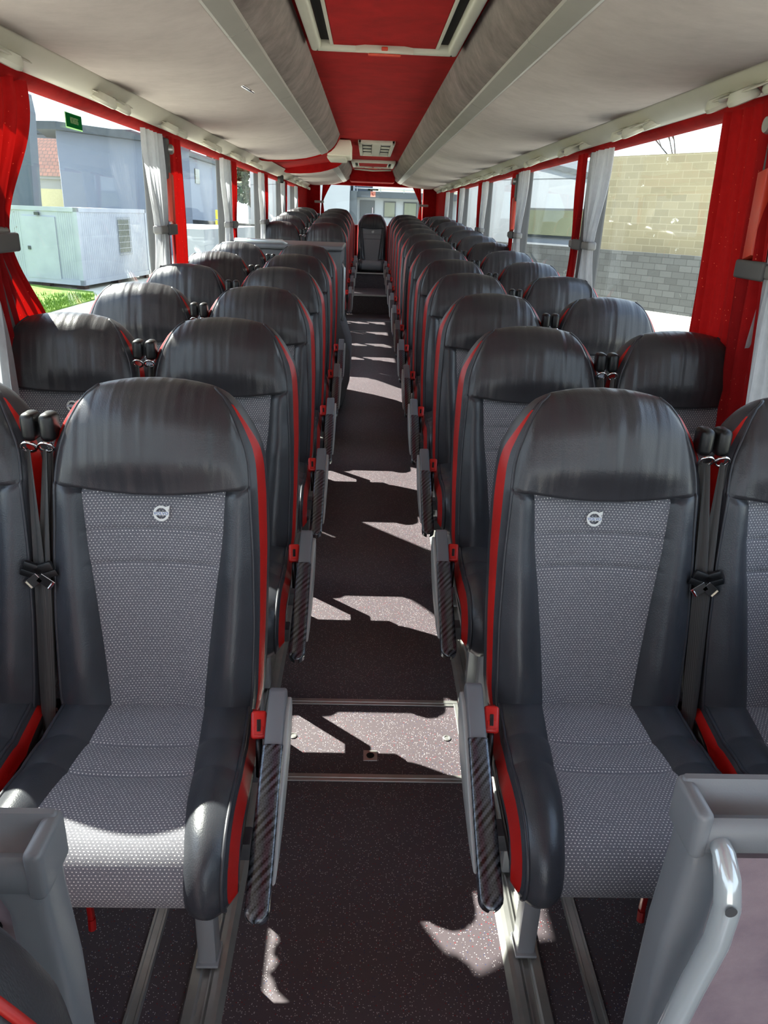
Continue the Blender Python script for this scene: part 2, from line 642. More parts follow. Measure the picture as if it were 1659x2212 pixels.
# red fill + cream box between the two left racks
m = MB()
m.prism([(-.30, 2.33), (-.36, 2.235), (-.97, 2.135), (-.99, 2.125), (-.99, 2.33)], 'y', 6.93, 8.9)
trim(m, 'red_velour')
root = empty('ceiling_monitor', (-.3, 7.6, 2.2))
tag(root, 'cream folded monitor housing under the ceiling between the left racks', 'monitor')
MB().box((-.125, -.35, -.02), (.085, .3, .11), .015).build('housing', 'bright_cream', root, angle=40)
MB().box((-.125, -.32, -.045), (.04, .25, -.015), .012).build('screen_flap', 'cream_plastic', root, angle=40)

# ------------------------------------------------------------------ ceiling hatches and vents
def hatch(name, y0, y1, xw, label, cat, panel='red_velour', handle=True):
    root = empty(name, (0, (y0 + y1) / 2, 2.31))
    tag(root, label, cat)
    h = (y1 - y0) / 2
    z0, z1 = -.028, .012
    f = MB()
    b = .04
    f.box((-xw, -h, z0), (-xw + b, h, z1), .012, 3).box((xw - b, -h, z0), (xw, h, z1), .012, 3)
    f.box((-xw + .01, h - b * 1.2, z0), (xw - .01, h, z1), .012, 3).box((-xw + .01, -h, z0), (xw - .01, -h + b, z1), .012, 3)
    f.build('frame', 'cream_plastic', root, angle=40)
    g = .075
    f = MB()
    f.box((-xw + g, -h + b, -.016), (-xw + g + .012, h - b, z1), .004).box((xw - g - .012, -h + b, -.016), (xw - g, h - b, z1), .004)
    f.build('inner_rim', 'cream_plastic', root, angle=40)
    MB().box((-xw + b, -h + b, .004), (xw - b, h - b, .009)).build('recess', 'dark_void', root)
    MB().box((-xw + g + .012, -h + b * .6, -.012), (xw - g - .012, h - b * 1.2, .003), .003).build('cover_panel', panel, root)
    if handle:
        m = MB()
        m.prism([(-.11, h - .052), (-.075, h - .075), (.075, h - .075), (.11, h - .052)], 'z', -.035, -.01, .004)
        m.build('handle_recess', 'cream_plastic', root, angle=40)
        hd = MB().box((-.062, h - .055, -.043), (.062, h - .04, -.034), .004).build('handle', 'orange_red', root, angle=40)
        MB().box((-.012, h - .11, -.03), (.012, h - .045, -.022), .003).build('handle_stem', 'orange_red', hd)
    return root
hatch('roof_hatch', 2.25, 3.30, .28, 'red panelled roof hatch in a cream frame at the front of the ceiling', 'roof hatch')
hatch('roof_hatch', 9.9, 10.95, .27, 'far roof hatch behind the ceiling vent grille', 'roof hatch')
root = empty('ceiling_vent', (.013, 8.1, 2.31))
tag(root, 'cream ceiling air grille with two columns of louvres', 'vent')
f = MB()
f.box((-.165, -.78, -.02), (-.135, .78, .012), .006).box((.135, -.78, -.02), (.165, .78, .012), .006)
f.box((-.165, -.78, -.02), (.165, -.70, .012), .006).box((-.165, .70, -.02), (.165, .78, .012), .006).box((-.04, -.75, -.018), (.04, .75, .012), .004)
f.build('frame', 'cream_plastic', root, angle=40)
MB().box((-.14, -.72, .002), (.14, .72, .008)).build('backing', 'dark_grey_plastic', root)
for s in (-1, 1):
    for j in range(4):
        MB().box((s * .045, -.62 + j * .36, -.012), (s * .13, -.52 + j * .36, .0), .004).build('louvre', 'cream_plastic', root)
MB().prism([(-.34, 2.32), (-.34, 2.255), (.0, 2.235), (.34, 2.255), (.34, 2.32)], 'y', 11.9, 12.2)
root = empty('ceiling_lamp_bar', (0, 11.6, 2.30))
tag(root, 'thin cream curved bar across the rear ceiling', 'lamp')
m = MB()
m.tube([(-.26, 0, .0), (-.12, 0, -.008), (0, 0, -.014), (.12, 0, -.008), (.26, 0, .0)], .012, 8)
m.build('bar', 'cream_plastic', root, smooth=True)

# ------------------------------------------------------------------ overhead service panels
def make_service(s):
    root = empty('overhead_vent', (0, 0, 0))
    tag(root, '', 'air vent')
    tilt = Matrix.Rotation(s * math.radians(-30), 3, 'Y')
    P = MB()
    P.lathe([(.001, .0), (.09, .0), (.098, .003), (.09, .006), (.001, .007)], 32, (0, 0, 0))
    o = P.build('base_plate', 'panel_grey', root, smooth=True)
    o.scale = (.62, 1.9, -1)
    for i, (dx, dy) in enumerate(((.030, -.15), (-.032, -.075), (.036, .0), (-.026, .085))):
        m = MB()
        m.lathe([(.001, -.004), (.020, -.008), (.024, -.024), (.030, -.032), (.040, -.029), (.043, -.018), (.036, -.004), (.03, .004)], 24, (dx, dy, 0))
        ring = m.build('air_nozzle', 'cream_plastic', root, angle=35)
        m = MB()
        m.lathe([(.001, -.024), (.010, -.024), (.019, -.019), (.0205, -.008)], 20, (dx, dy, 0))
        m.build('nozzle_vane', 'strip_grey', ring, angle=35)
    m = MB()
    for dx, dy in ((-.002, -.01), (.004, .045)):
        m.lathe([(.001, -.020), (.014, -.020), (.018, -.012), (.018, 0)], 18, (dx, dy, 0))
    m.build('reading_lamp', 'chrome', root, smooth=True)
    MB().box((-.020, -.040, -.014), (.016, -.018, .002), .003).build('call_button_strip', 'red_patch', root)
    m = MB()
    m.lathe([(.001, -.010), (.016, -.012), (.022, -.006), (.022, 0)], 18, (-.045, -.005, 0))
    m.build('loudspeaker', 'strip_grey', root, smooth=True)
    return root
def copy_tree(o, parent=None):
    c = o.copy()
    COL.objects.link(c)
    c.parent = parent
    for ch in o.children:
        copy_tree(ch, c)
    return c
ORD = ['first', 'second', 'third', 'fourth', 'fifth', 'sixth', 'seventh', 'eighth', 'ninth', 'tenth', 'eleventh', 'twelfth', 'thirteenth', 'fourteenth', 'fifteenth']
for s, side, y0, cnt in ((-1, 'left', 2.20, 14), (1, 'right', 2.38, 13)):
    proto = make_service(s)
    first = True
    for i in range(cnt):
        y = y0 + (.93 * i if i < 5 else 4.65 + .784 * (i - 5))
        if s < 0 and 7.0 < y < 9.3: continue
        if y > 12.4: continue
        o = proto if first else copy_tree(proto)
        first = False
        o.location = (s * 1.002, y, 2.076)
        o.rotation_euler = (0, s * math.radians(-24), 0)
        o['label'] = 'round air nozzles and reading lamps over the %s row of %s seats' % (ORD[max(0, i)], side)
        o['group'] = 'overhead air vents'
m = MB()
m.lathe([(.001, 0), (.03, 0), (.034, -.01), (.034, -.07), (.028, -.08), (.001, -.08)], 20)
tag(m.build('camera_dome', 'black_plastic', None, angle=40, loc=(-1.03, 9.05, 2.075)), 'small black cylindrical camera hanging over the left rear windows', 'camera')

# ------------------------------------------------------------------ SEAT
def yplane(z): return -.02 + .222 * (z - .507)
WF = [(.44, .195), (.53, .206), (.69, .210), (.84, .207), (.94, .201), (1.03, .196), (1.08, .188), (1.13, .172), (1.16, .155), (1.175, .140), (1.185, .118)]
WO = [(.44, .208), (.53, .226), (.69, .230), (.84, .232), (.95, .229), (1.03, .223), (1.08, .215), (1.13, .193), (1.16, .168), (1.175, .148), (1.185, .121)]
WFAB = [(.44, .096), (.53, .102), (.63, .112), (.75, .126), (.85, .140), (.97, .150), (1.2, .150)]
ZB = .957

def smooth_tab(z, tab):
    return (interp(z - .012, tab) + interp(z, tab) + interp(z + .012, tab)) / 3 if z < 1.15 else interp(z, tab)

def back_grid():
    zs = list(np.linspace(.44, .79, 16)) + [.800, .806, .810, .814, .820] + list(np.linspace(.83, .865, 3)) + [.872, .877, .881, .885, .890] + \
        list(np.linspace(.90, .945, 4)) + [.951, .955, .9575, .960, .964, .97] + list(np.linspace(.98, 1.13, 11)) + [1.14, 1.15, 1.158, 1.165, 1.170, 1.175, 1.179, 1.182, 1.184, 1.185]
    G, UV, tags_ = [], [], None
    for z in zs:
        wf, wo_, wb = smooth_tab(z, WF), smooth_tab(z, WO), min(smooth_tab(z, WFAB), smooth_tab(z, WF) - .02)
        hs = sstep(z, ZB - .002, ZB + .004)
        hb = sstep(z, ZB, 1.04)
        r = interp(z, [(.44, .35), (.5, .5), (.7, .9), (1.0, 1), (1.1, .62), (1.165, 0), (1.2, 0)])
        yp = yplane(z)
        row, tg = [], []
        crease = 0
        for zc in (.810, .881):
            crease += .007 * math.exp(-((z - zc) / .005) ** 2)
        crb = .012 * math.exp(-((z - ZB) / .004) ** 2)
        for j in range(0, 9):          # fabric area
            t = j / 8
            x = t * wb
            yb = .014 * (1 - t * t) + crease * (1 if t < .98 else .3)
            yh = -.016 - .026 * math.cos(math.pi / 2 * (x / wf)) * hb
            row.append((x, yp + yb * (1 - hs) + yh * hs + crb))
            tg.append('F')
        for j in range(1, 9):          # bolster
            t = j / 8
            x = wb + t * (wf - wb)
            bl = interp(z, [(.44, .022), (.6, .040), (.8, .030), (.95, .016), (1.2, .01)])
            yb = -bl * math.sin(math.pi * min(1, t * .92 + .04)) * (1 if t < 1 else 0) - (.006 if t == 1 else 0)
            yh = -.016 * (1 - t ** 4) - .026 * math.cos(math.pi / 2 * min(1, x / wf)) * hb
            row.append((x, yp + yb * (1 - hs) + yh * hs + crb * (1 - t)))
            tg.append('B')
        ry0, ry1 = .012, .012 + .034 * r
        row.append((wf + .25 * (wo_ - wf), yp + .006)); tg.append('S')
        row.append((wf + .5 * (wo_ - wf), yp + ry0)); tg.append('S')
        row.append((wf + .80 * (wo_ - wf) + .001, yp + (ry0 + ry1) / 2)); tg.append('R')
        row.append((wo_ - .001, yp + ry1)); tg.append('R')
        row.append((wo_, yp + ry1 + .004)); tg.append('K')
        row.append((wo_ + .002, yp + .06)); tg.append('K')
        row.append((wo_ - .004, yp + .085)); tg.append('K')
        row.append((wo_ - .020, yp + .107)); tg.append('K')
        row.append((wo_ - .05, yp + .118)); tg.append('K')
        row.append((wo_ * .4, yp + .124)); tg.append('K')
        row.append((0, yp + .125)); tg.append('K')
        f = 1.0
        if z > 1.11: f = math.sqrt(max(0, 1 - ((z - 1.11) / .075) ** 2))
        yc = yp + .045
        g = sstep(z, .99, 1.17)
        pts, uvs = [], []
        arc = 0
        px_, py_ = 0, row[0][1]
        for (x, y) in row:
            zz = z - 1.05 * x * x * g + .022 * min(1, x / .2) ** 2 * math.exp(-((z - ZB) / .05) ** 2) * (1 if y < yp + .02 else 0)
            arc += math.hypot(x - px_, y - py_)
            px_, py_ = x, y
            pts.append((x, yc + (y - yc) * f, zz))
            uvs.append((arc, zz))
        G.append(pts)
        UV.append(uvs)
        tags_ = tg
    return zs, G, UV, tags_

def half_mesh(G, UV, mask, mat, name, side=0):
    m = MB()
    if side >= 0: m.grid(G, UV, mask)
    if side > 0:
        return m.me(name, mat, True)
    Gm = [[(-x, y, z) for x, y, z in r] for r in G]
    UVm = [[(-u, v) for u, v in r] for r in UV]
    m.grid([list(reversed(r)) for r in Gm], [list(reversed(r)) for r in UVm], [list(reversed(r)) for r in mask])
    bmesh.ops.remove_doubles(m.bm, verts=m.bm.verts, dist=5e-5)
    return m.me(name, mat, True)

zs, BG, BUV, BT = back_grid()
def cellmask(fn):
    return [[fn(i, j) for j in range(len(BT) - 1)] for i in range(len(zs) - 1)]
above = lambda i: zs[i] >= ZB - .0001
# tag of a cell = tag of its right column
me_fabric = half_mesh(BG, BUV, cellmask(lambda i, j: BT[j + 1] == 'F' and not above(i)), 'dotted_fabric', 'back_panel')
me_bolster = half_mesh(BG, BUV, cellmask(lambda i, j: BT[j + 1] == 'B' and not above(i)), 'black_leather', 'side_bolsters')
me_head = half_mesh(BG, BUV, cellmask(lambda i, j: BT[j + 1] in 'FB' and above(i)), 'headrest_leather', 'headrest')
me_redb = [half_mesh(BG, BUV, cellmask(lambda i, j: BT[j + 1] == 'R' and zs[i] < 1.163), 'red_leather', 'back_piping', q) for q in (1, -1)]
me_shell = half_mesh(BG, BUV, cellmask(lambda i, j: (BT[j + 1] in 'SK') or (BT[j + 1] == 'R' and zs[i] >= 1.163)), 'shell_leather', 'back_shell')
# welt seams
def welt(cols, r=.0035, rows=None, sides=(1,)):
    m = MB()
    for sgn in sides:
        for c in cols:
            pts = [(sgn * BG[i][c][0], BG[i][c][1], BG[i][c][2]) for i in range(len(zs) - 1) if (rows is None or rows(i))]
            m.tube(pts, r, 6)
    return m
iw = 16
me_welt = [welt([iw], sides=(q,)).me('seam_welt', 'shell_leather', True) for q in (1, -1)]

# cushion
def cushion_grid():
    C = [(.05, .40), (.055, .45), (.045, .485), (.02, .502), (-.03, .504), (-.08, .500), (-.115, .497), (-.128, .495), (-.135, .494), (-.142, .495), (-.155, .498), (-.19, .500), (-.213, .5), (-.221, .499),
         (-.226, .499), (-.231, .5), (-.245, .503), (-.28, .508), (-.32, .511), (-.36, .510), (-.39, .504), (-.415, .490), (-.432, .470), (-.442, .445), (-.445, .42), (-.440, .398), (-.428, .382), (-.40, .375), (-.2, .375), (.0, .378)]
    C = [np.array(c) for c in C]
    G, UV = [], []
    arc = 0
    for i, c in enumerate(C):
        if i: arc += np.linalg.norm(c - C[i - 1])
        t = (C[min(i + 1, len(C) - 1)] - C[max(i - 1, 0)])
        t = t / np.linalg.norm(t)
        nin = np.array([-t[1], t[0]])
        if np.dot(nin, np.array([-.2, .43]) - c) < 0: nin = -nin
        y = c[0]
        front = sstep(-y, .36, .44)
        wfb = interp(y, [(.05, .092), (0, .100), (-.14, .112), (-.22, .120), (-.32, .130), (-.42, .146), (-.5, .150)]) if i < 26 else .15
        wf = interp(y, [(.05, .190), (0, .198), (-.14, .205), (-.32, .209), (-.42, .213), (-.5, .211)])
        if i >= 27: wf = .211 - .02 * (i - 26) / 3
        gro = .006 * (math.exp(-((y + .135) / .006) ** 2) + math.exp(-((y + .226) / .006) ** 2)) if i < 18 else 0
        if c[1] > .49: dip = .006
        else: dip = 0
        pts, uvs = [], []
        for j in range(7):
            t_ = j / 6
            off = -gro * (1 if j < 6 else .3) - dip * (1 - t_ ** 2)
            p = c - nin * off
            pts.append((t_ * wfb, p[0], p[1])); uvs.append((t_ * wfb, arc))
        for j in range(1, 9):
            t_ = j / 8
            bl = .020 if i > 3 else .01
            off = bl * math.sin(math.pi * min(1, t_ * .9 + .05)) * (1 if j < 8 else 0) + (.004 if j == 8 else 0)
            p = c - nin * off
            x = wfb + t_ * (wf - wfb)
            pts.append((x, p[0], p[1])); uvs.append((x, arc))
        rw = interp(i, [(0, .004), (4, .012), (8, .026), (18, .032), (24, .030), (26, .016), (29, .01)])
        for dx, d in ((.005, .003), (.008, .007), (.021, .010 + rw), (.0225, .013 + rw), (.021, .045 + rw * .4), (.004, .062)):
            d = min(d, .062)
            p = c + nin * d
            if i <= 2: p = c + (np.array([-.0, .44]) - c) * min(1, d / .06)
            if i >= 27: p = np.array([min(c[0], .0), max(c[1], .376 + d * .7)])
            pts.append((wf + dx, p[0], p[1])); uvs.append((wf + d, arc))
        G.append(pts); UV.append(uvs)
    return G, UV
CG, CUV = cushion_grid()
nc = len(CG[0])
cm = lambda fn: [[fn(i, j) for j in range(nc - 1)] for i in range(len(CG) - 1)]
me_cf = half_mesh(CG, CUV, cm(lambda i, j: j < 6), 'dotted_fabric', 'cushion_panel')
me_cl = half_mesh(CG, CUV, cm(lambda i, j: 6 <= j < 15), 'black_leather', 'cushion')
me_cr = [half_mesh(CG, CUV, cm(lambda i, j: j == 16), 'red_leather', 'cushion_piping', q) for q in (1, -1)]
me_cs = [half_mesh(CG, CUV, cm(lambda i, j: j == 15 or j > 16), 'shell_leather', 'cushion_side', q) for q in (1, -1)]
me_cw = []
for sgn in (-1, 1):
    m = MB()
    m.tube([(sgn * CG[i][14][0], CG[i][14][1], CG[i][14][2]) for i in range(3, 28)], .0042, 6)
    me_cw.append(m.me('cushion_welt', 'shell_leather', True))
# underframe
m = MB()
m.box((-.20, -.36, .335), (.20, .02, .378), .008)
m.box((-.23, -.25, .30), (.23, -.20, .345), .006)
m.box((-.23, -.03, .30), (.23, .02, .345), .006)
me_frame = m.me('seat_frame', 'dark_grey_plastic', angle=40)

def leg_mesh(x):
    m = MB()
    m.box((x - .021, -.20, -.066), (x + .021, -.150, .34), .006)
    m.box((x - .025, -.207, -.068), (x + .025, -.143, -.060), .002)
    m.box((x - .018, .03, -.066), (x + .018, .07, .33), .006)
    m.box((x - .012, -.18, .26), (x + .012, .05, .31), .004)
    return m.me('leg', 'painted_steel', angle=40)
# arm rest (side s = +1 means armrest at +x of the seat)
def arm_meshes(s):
    x = s * .268
    piv = Vector((0, -.075, .575))
    d = Vector((0, -.37, -.197)).normalized()
    nrm = Vector((0, d.z, -d.y))
    if nrm.z < 0: nrm = -nrm
    L = .425
    def P(a, b): 
        q = piv + d * a + nrm * b
        return (q.y, q.z)
    hw = .0185
    body = MB()
    out = [P(-.022, -.012), P(-.018, .0), P(-.004, .006), P(.10, .0), P(.16, -.006), P(L - .06, -.010), P(L - .03, -.022), P(L - .06, -.034), P(.26, -.050), P(.14, -.058), P(.04, -.062), P(-.01, -.045)]
    body.prism(out, 'x', x - hw, x + hw, .005)
    mb_ = body.me('armrest', 'grey_plastic', angle=50)
    plate = MB()
    out = [P(-.012, -.03), P(.02, -.012), P(.10, -.012), P(.24, -.016), P(.36, -.022), P(.30, -.055), P(.20, -.085), P(.10, -.098), P(.03, -.085), P(-.005, -.06)]
    xo = x + s * hw
    plate.prism(out, 'x', min(xo - s * .002, xo + s * .009), max(xo - s * .002, xo + s * .009), .003)
    mp = plate.me('armrest_side_plate', 'arm_plate', angle=50)
    # carbon pad: rounded bar
    pad = MB()
    sect = []
    for q in range(17):
        a = math.pi * q / 16
        sect.append((-math.cos(a) * .0225, (math.sin(a) ** .55) * .009 - .001))
    sect = [(-.0225, -.016)] + sect + [(.0225, -.016)]
    rows = []
    uvs = []
    A = [.105, .106, .11] + list(np.linspace(.12, L - .02, 14)) + [L - .012, L - .005, L - .001, L]
    for a in A:
        e = 1.0
        if a > L - .02: e = math.sqrt(max(.02, 1 - ((a - L + .02) / .0205) ** 2))
        if a < .11: e = .93 if a > .1051 else .6
        base = -.004 - .006 * max(0, (a - .15) / L)
        row, ru = [], []
        arc = 0
        for k2, (u, v) in enumerate(sect):
            q = piv + d * a + nrm * (base + v * (e if v > 0 else 1))
            row.append((x + u * (e if a > .3 else 1) * (.88 + .12 * min(1, a / .3)), q.y, q.z))
            ru.append((u, a))
        rows.append(row)
        uvs.append(ru)
    pad.grid(rows, uvs)
    me_p = pad.me('armrest_pad', 'carbon', True)
    return mb_, mp, me_p

def belt_meshes(si):
    """si: side of the seat the belt hangs on"""
    m = MB()
    m.box((si * .200, .100, 1.058), (si * .231, .150, 1.118), .013, 4)
    a = m.me('belt_anchor', 'black_plastic', angle=50)
    m = MB()
    ring = [(si * .217 + .015 * math.cos(q), .098 - .008 * math.sin(q), 1.050 + .012 * math.sin(q)) for q in [2 * math.pi * k2 / 16 for k2 in range(17)]]
    m.tube(ring, .0035, 6, cap=False)
    b = m.me('belt_guide', 'chrome', True)
    m = MB()
    for off, w0, w1, y0, tw in ((0, .010, .034, .094, 0), (-.008, .014, .018, .104, .5)):
        P, U = [], []
        for i in range(14):
            t = i / 13
            z = 1.045 - t * .63
            wd = w0 + (w1 - w0) * math.sin(math.pi * min(1, t * 1.3) / 2 if t < .77 else math.pi / 2)
            if t > .8: wd *= 1 - (t - .8) * 1.5
            y = y0 - .145 * t + (.01 * math.sin(t * 3.1) if off else 0)
            cx_ = si * (.218 + .014 * t + .006 * math.sin(t * 3) + off * (1 - t))
            P.append([(cx_ + wd * (u - .5), y + .006 * math.sin(u * 5 + t * 2), z) for u in (0, .25, .5, .75, 1)])
            U.append([(.046 * u, z) for u in (0, .25, .5, .75, 1)])
        m.grid(P, U)
    bm_ = m.me('belt', 'webbing', True)
    sm = bm_
    m = MB()
    R_ = Matrix.Rotation(si * .35, 3, 'Y')
    m.box((si * .225 - .022, .018, .800), (si * .225 + .022, .030, .822), .005, rot=R_)
    m.box((si * .225 - .030 * 1, .020, .785), (si * .225 + .030, .024, .800), .002, rot=R_)
    t_ = m.me('belt_tongue', 'black_plastic', angle=40)
    m = MB()
    m.box((-.011, 0, -.034), (.011, .0025, 0), .001)
    m.tube([(-.009, 0, -.030), (.009, 0, -.030)], .003, 6)
    met = m.me('tongue_blade', 'chrome')
    m = MB()
    m.box((si * .234 - .013, -.012, .375), (si * .234 + .013, .012, .50), .009, 3)
    slv = m.me('belt_sleeve', 'black_plastic', angle=40)
    m = MB()
    m.box((si * .234 - .0115, -.0135, .478), (si * .234 + .0115, -.011, .487), .0008)
    lab = m.me('sleeve_label', 'emblem_white')
    return a, b, bm_, t_, met, slv, lab

def emblem_meshes():
    m = MB()
    R, r = .0168, .0118
    n = 40
    rows = []
    for rr, yy in ((R, 0), (R, -.0012), ((R + r) / 2, -.002), (r, -.0012), (r, 0)):
        rows.append([(rr * math.cos(2 * math.pi * k2 / n), yy, rr * math.sin(2 * math.pi * k2 / n)) for k2 in range(n + 1)])
    m.grid(rows)
    m.prism([(-.0165, -.0038), (.0165, -.0038), (.0165, .0038), (-.0165, .0038)], 'y', -.0022, -.0004)
    c = .0115
    m.prism([(c - .002, c + .003), (c + .0065, c + .0055), (c + .0055, c - .004), (c + .003, c - .002), (c - .001, c - .0035), (c - .0035, c)], 'y', -.0020, -.0002)
    ring = m.me('emblem', 'emblem_white')
    cu = bpy.data.curves.new('t', 'FONT')
    cu.body = 'VOLVO'
    cu.size = .0088
    cu.extrude = .0003
    cu.align_x = 'CENTER'
    cu.align_y = 'CENTER'
    cu.space_character = 1.05
    to = bpy.data.objects.new('t', cu)
    COL.objects.link(to)
    dg = bpy.context.evaluated_depsgraph_get()
    dg.update()
    tm = bpy.data.meshes.new_from_object(to.evaluated_get(dg))
    bpy.data.objects.remove(to)
    tm.transform(Matrix.Rotation(math.pi / 2, 4, 'X'))
    tm.transform(Matrix.Translation((0, -.0026, 0)))
    tm.materials.clear()
    tm.materials.append(M['emblem_blue'])
    return ring, tm

EM = emblem_meshes()
m = MB()
m.box((-.016, -.012, -.028), (.016, .012, .028), .006, 3)
m.box((-.009, -.0135, -.020), (.009, -.011, -.004), .001)
me_buckle = m.me('buckle', 'red_plastic', angle=40)
me_bslot = MB().box((-.004, -.0145, -.014), (.004, -.012, .010), .001).me('buckle_slot', 'black_plastic')
me_bstalk = MB().tube([(0, .0, -.02), (0, .012, -.06), (0, .03, -.10)], .007, 8).me('buckle_stalk', 'black_plastic', True)
m = MB()
m.box((-.006, -.30, .19), (.006, -.285, .335), .004)
m.tube([(0, -.293, .19), (0, -.296, .165)], .008, 8)
me_lever = m.me('release_lever', 'red_paint', angle=40)
m = MB()
m.tube([(.02 * math.cos(q), -.30, .29 + .02 * math.sin(q)) for q in [2 * math.pi * k2 / 20 for k2 in range(21)]], .0025, 6, cap=False)
me_ring = m.me('pull_ring', 'chrome', True)
BM = {s: belt_meshes(s) for s in (-1, 1)}
AM = {s: arm_meshes(s) for s in (-1, 1)}
LM = {s: leg_mesh(s * .113) for s in (-1, 1)}

def make_seat(s, kind):
    """s: aisle direction (+1 = aisle at +x). kind aisle / window / plain"""
    root = empty('passenger_seat', (0, 0, 0))
    link('back_shell', me_shell, root)
    link('back_panel', me_fabric, root)
    link('side_bolsters', me_bolster, root)
    link('headrest', me_head, root)
    for q in (0, 1):
        link('back_piping', me_redb[q], root)['label'] = 'red leather piping of the backrest'
        link('back_welt', me_welt[q], root)
        link('cushion_piping', me_cr[q], root)['label'] = 'red leather piping of the cushion'
        link('cushion_welt', me_cw[q], root)
    link('cushion', me_cl, root)
    link('cushion_panel', me_cf, root)
    for q in (0, 1): link('cushion_side', me_cs[q], root)
    link('seat_frame', me_frame, root)
    e = link('emblem', EM[0], root, (s * .012, yplane(.917) + .010, .917))
    e.rotation_euler = (-.219, 0, 0)
    link('emblem_lettering', EM[1], e)
    if kind != 'plain':
        si = -s if kind == 'aisle' else s
        a, b, c, t, bl, slv, lab = BM[si]
        o = link('belt_anchor', a, root)
        link('belt_guide', b, o)
        o = link('seat_belt', c, root)
        link('sleeve_label', lab, link('belt_sleeve', slv, root))
        tg = link('belt_tongue', t, o)
        q = link('tongue_blade', bl, tg, (si * .235, .018, .792))
        q.rotation_euler = (0, si * .9, 0)
    if kind == 'aisle':
        link('leg', LM[s], root)
        o = link('armrest', AM[s][0], root)
        link('armrest_side_plate', AM[s][1], o)
        link('armrest_pad', AM[s][2], o)['label'] = 'glossy black carbon patterned pad'
        bk = link('buckle', me_buckle, root, (s * .233, -.112, .528))
        bk.rotation_euler = (-.75, 0, s * .1)
        link('buckle_slot', me_bslot, bk)
        link('buckle_stalk', me_bstalk, bk)
        link('release_lever', me_lever, root, (-s * .085, 0, 0))
        link('pull_ring', me_ring, root, (-s * .105, 0, 0))
    if kind == 'plain':
        link('leg', LM[1], root)
        link('leg', LM[-1], root)
    return root

PROTO = {}
def place_seat(x, y, z, s, kind, label, group):
    key = (s, kind)
    if key not in PROTO:
        PROTO[key] = make_seat(s, kind)
        o = PROTO[key]
    else:
        o = copy_tree(PROTO[key])
    o.location = (x, y, z)
    tag(o, label, 'seat', group)
    return o

XA, XW, PT = .477, .946, .784
def lift(i): return .006 * max(0, i - 4)
G_S = 'black and grey coach seats with red piping'
for i in range(6):
    y = 1.3786 + PT * i
    place_seat(-XA, y, seat_z(y), 1, 'aisle', 'aisle seat in the %s left row from the front%s' % (ORD[i], ', sun on its cushion' if i == 0 else (', just before the grey partition' if i == 5 else '')), G_S)
    place_seat(-XW, y, seat_z(y), 1, 'window', 'window seat in the %s left row from the front%s' % (ORD[i], ', cut off by the photo edge' if i == 0 else (', just before the grey partition' if i == 5 else '')), G_S)
for i in range(13):
    y = 1.4079 + PT * i
    z = seat_z(y) + lift(i)
    place_seat(XA, y, z, -1, 'aisle', 'aisle seat in the %s right row from the front' % ORD[i], G_S)
    place_seat(XW, y, z, -1, 'window', 'window seat in the %s right row from the front' % ORD[i], G_S)
for i, (y, dz) in enumerate(((8.0, .03), (8.75, .06), (9.5, .08), (10.25, .09), (11.0, .09))):
    place_seat(-XA, y, seat_z(y) + dz, 1, 'aisle', 'aisle seat in the %s left row behind the grey partition' % ORD[i], G_S)
    place_seat(-XW, y, seat_z(y) + dz, 1, 'window', 'window seat in the %s left row behind the grey partition' % ORD[i], G_S)
place_seat(.02, 12.35, .535, 1, 'plain', 'single middle seat of the rear bench at the end of the aisle', G_S)
for x, nm in ((-XW, 'left window seat'), (-XA, 'left inner seat'), (XA + .01, 'right inner seat'), (XW + .01, 'right window seat')):
    place_seat(x, 12.25, .52, 1, 'plain', '%s of the rear bench' % nm, G_S)
# guide seat in the lower left corner
gs = place_seat(-.408, .165, .072, -1, 'plain', 'perforated black front seat with red piping in the lower left corner', G_S)
gs.rotation_euler = (0, 0, .38)
jr = BT.index('R')
me_shell2 = half_mesh(BG, BUV, cellmask(lambda i, j: BT[j + 1] in 'SKR'), 'shell_leather', 'back_shell')
for ch in list(gs.children):
    if ch.name.startswith('back_piping'):
        bpy.data.objects.remove(ch)
    elif ch.name.startswith('back_shell'):
        ch.data = me_shell2
for sg_ in (1, -1):
    m = MB()
    m.tube([(sg_ * (BG[i][jr][0] + .002), BG[i][jr][1], BG[i][jr][2]) for i in range(len(zs) - 3)], .0045, 8)
    m.build('back_piping', 'red_leather', gs, smooth=True)['label'] = 'thin red leather piping of the backrest'

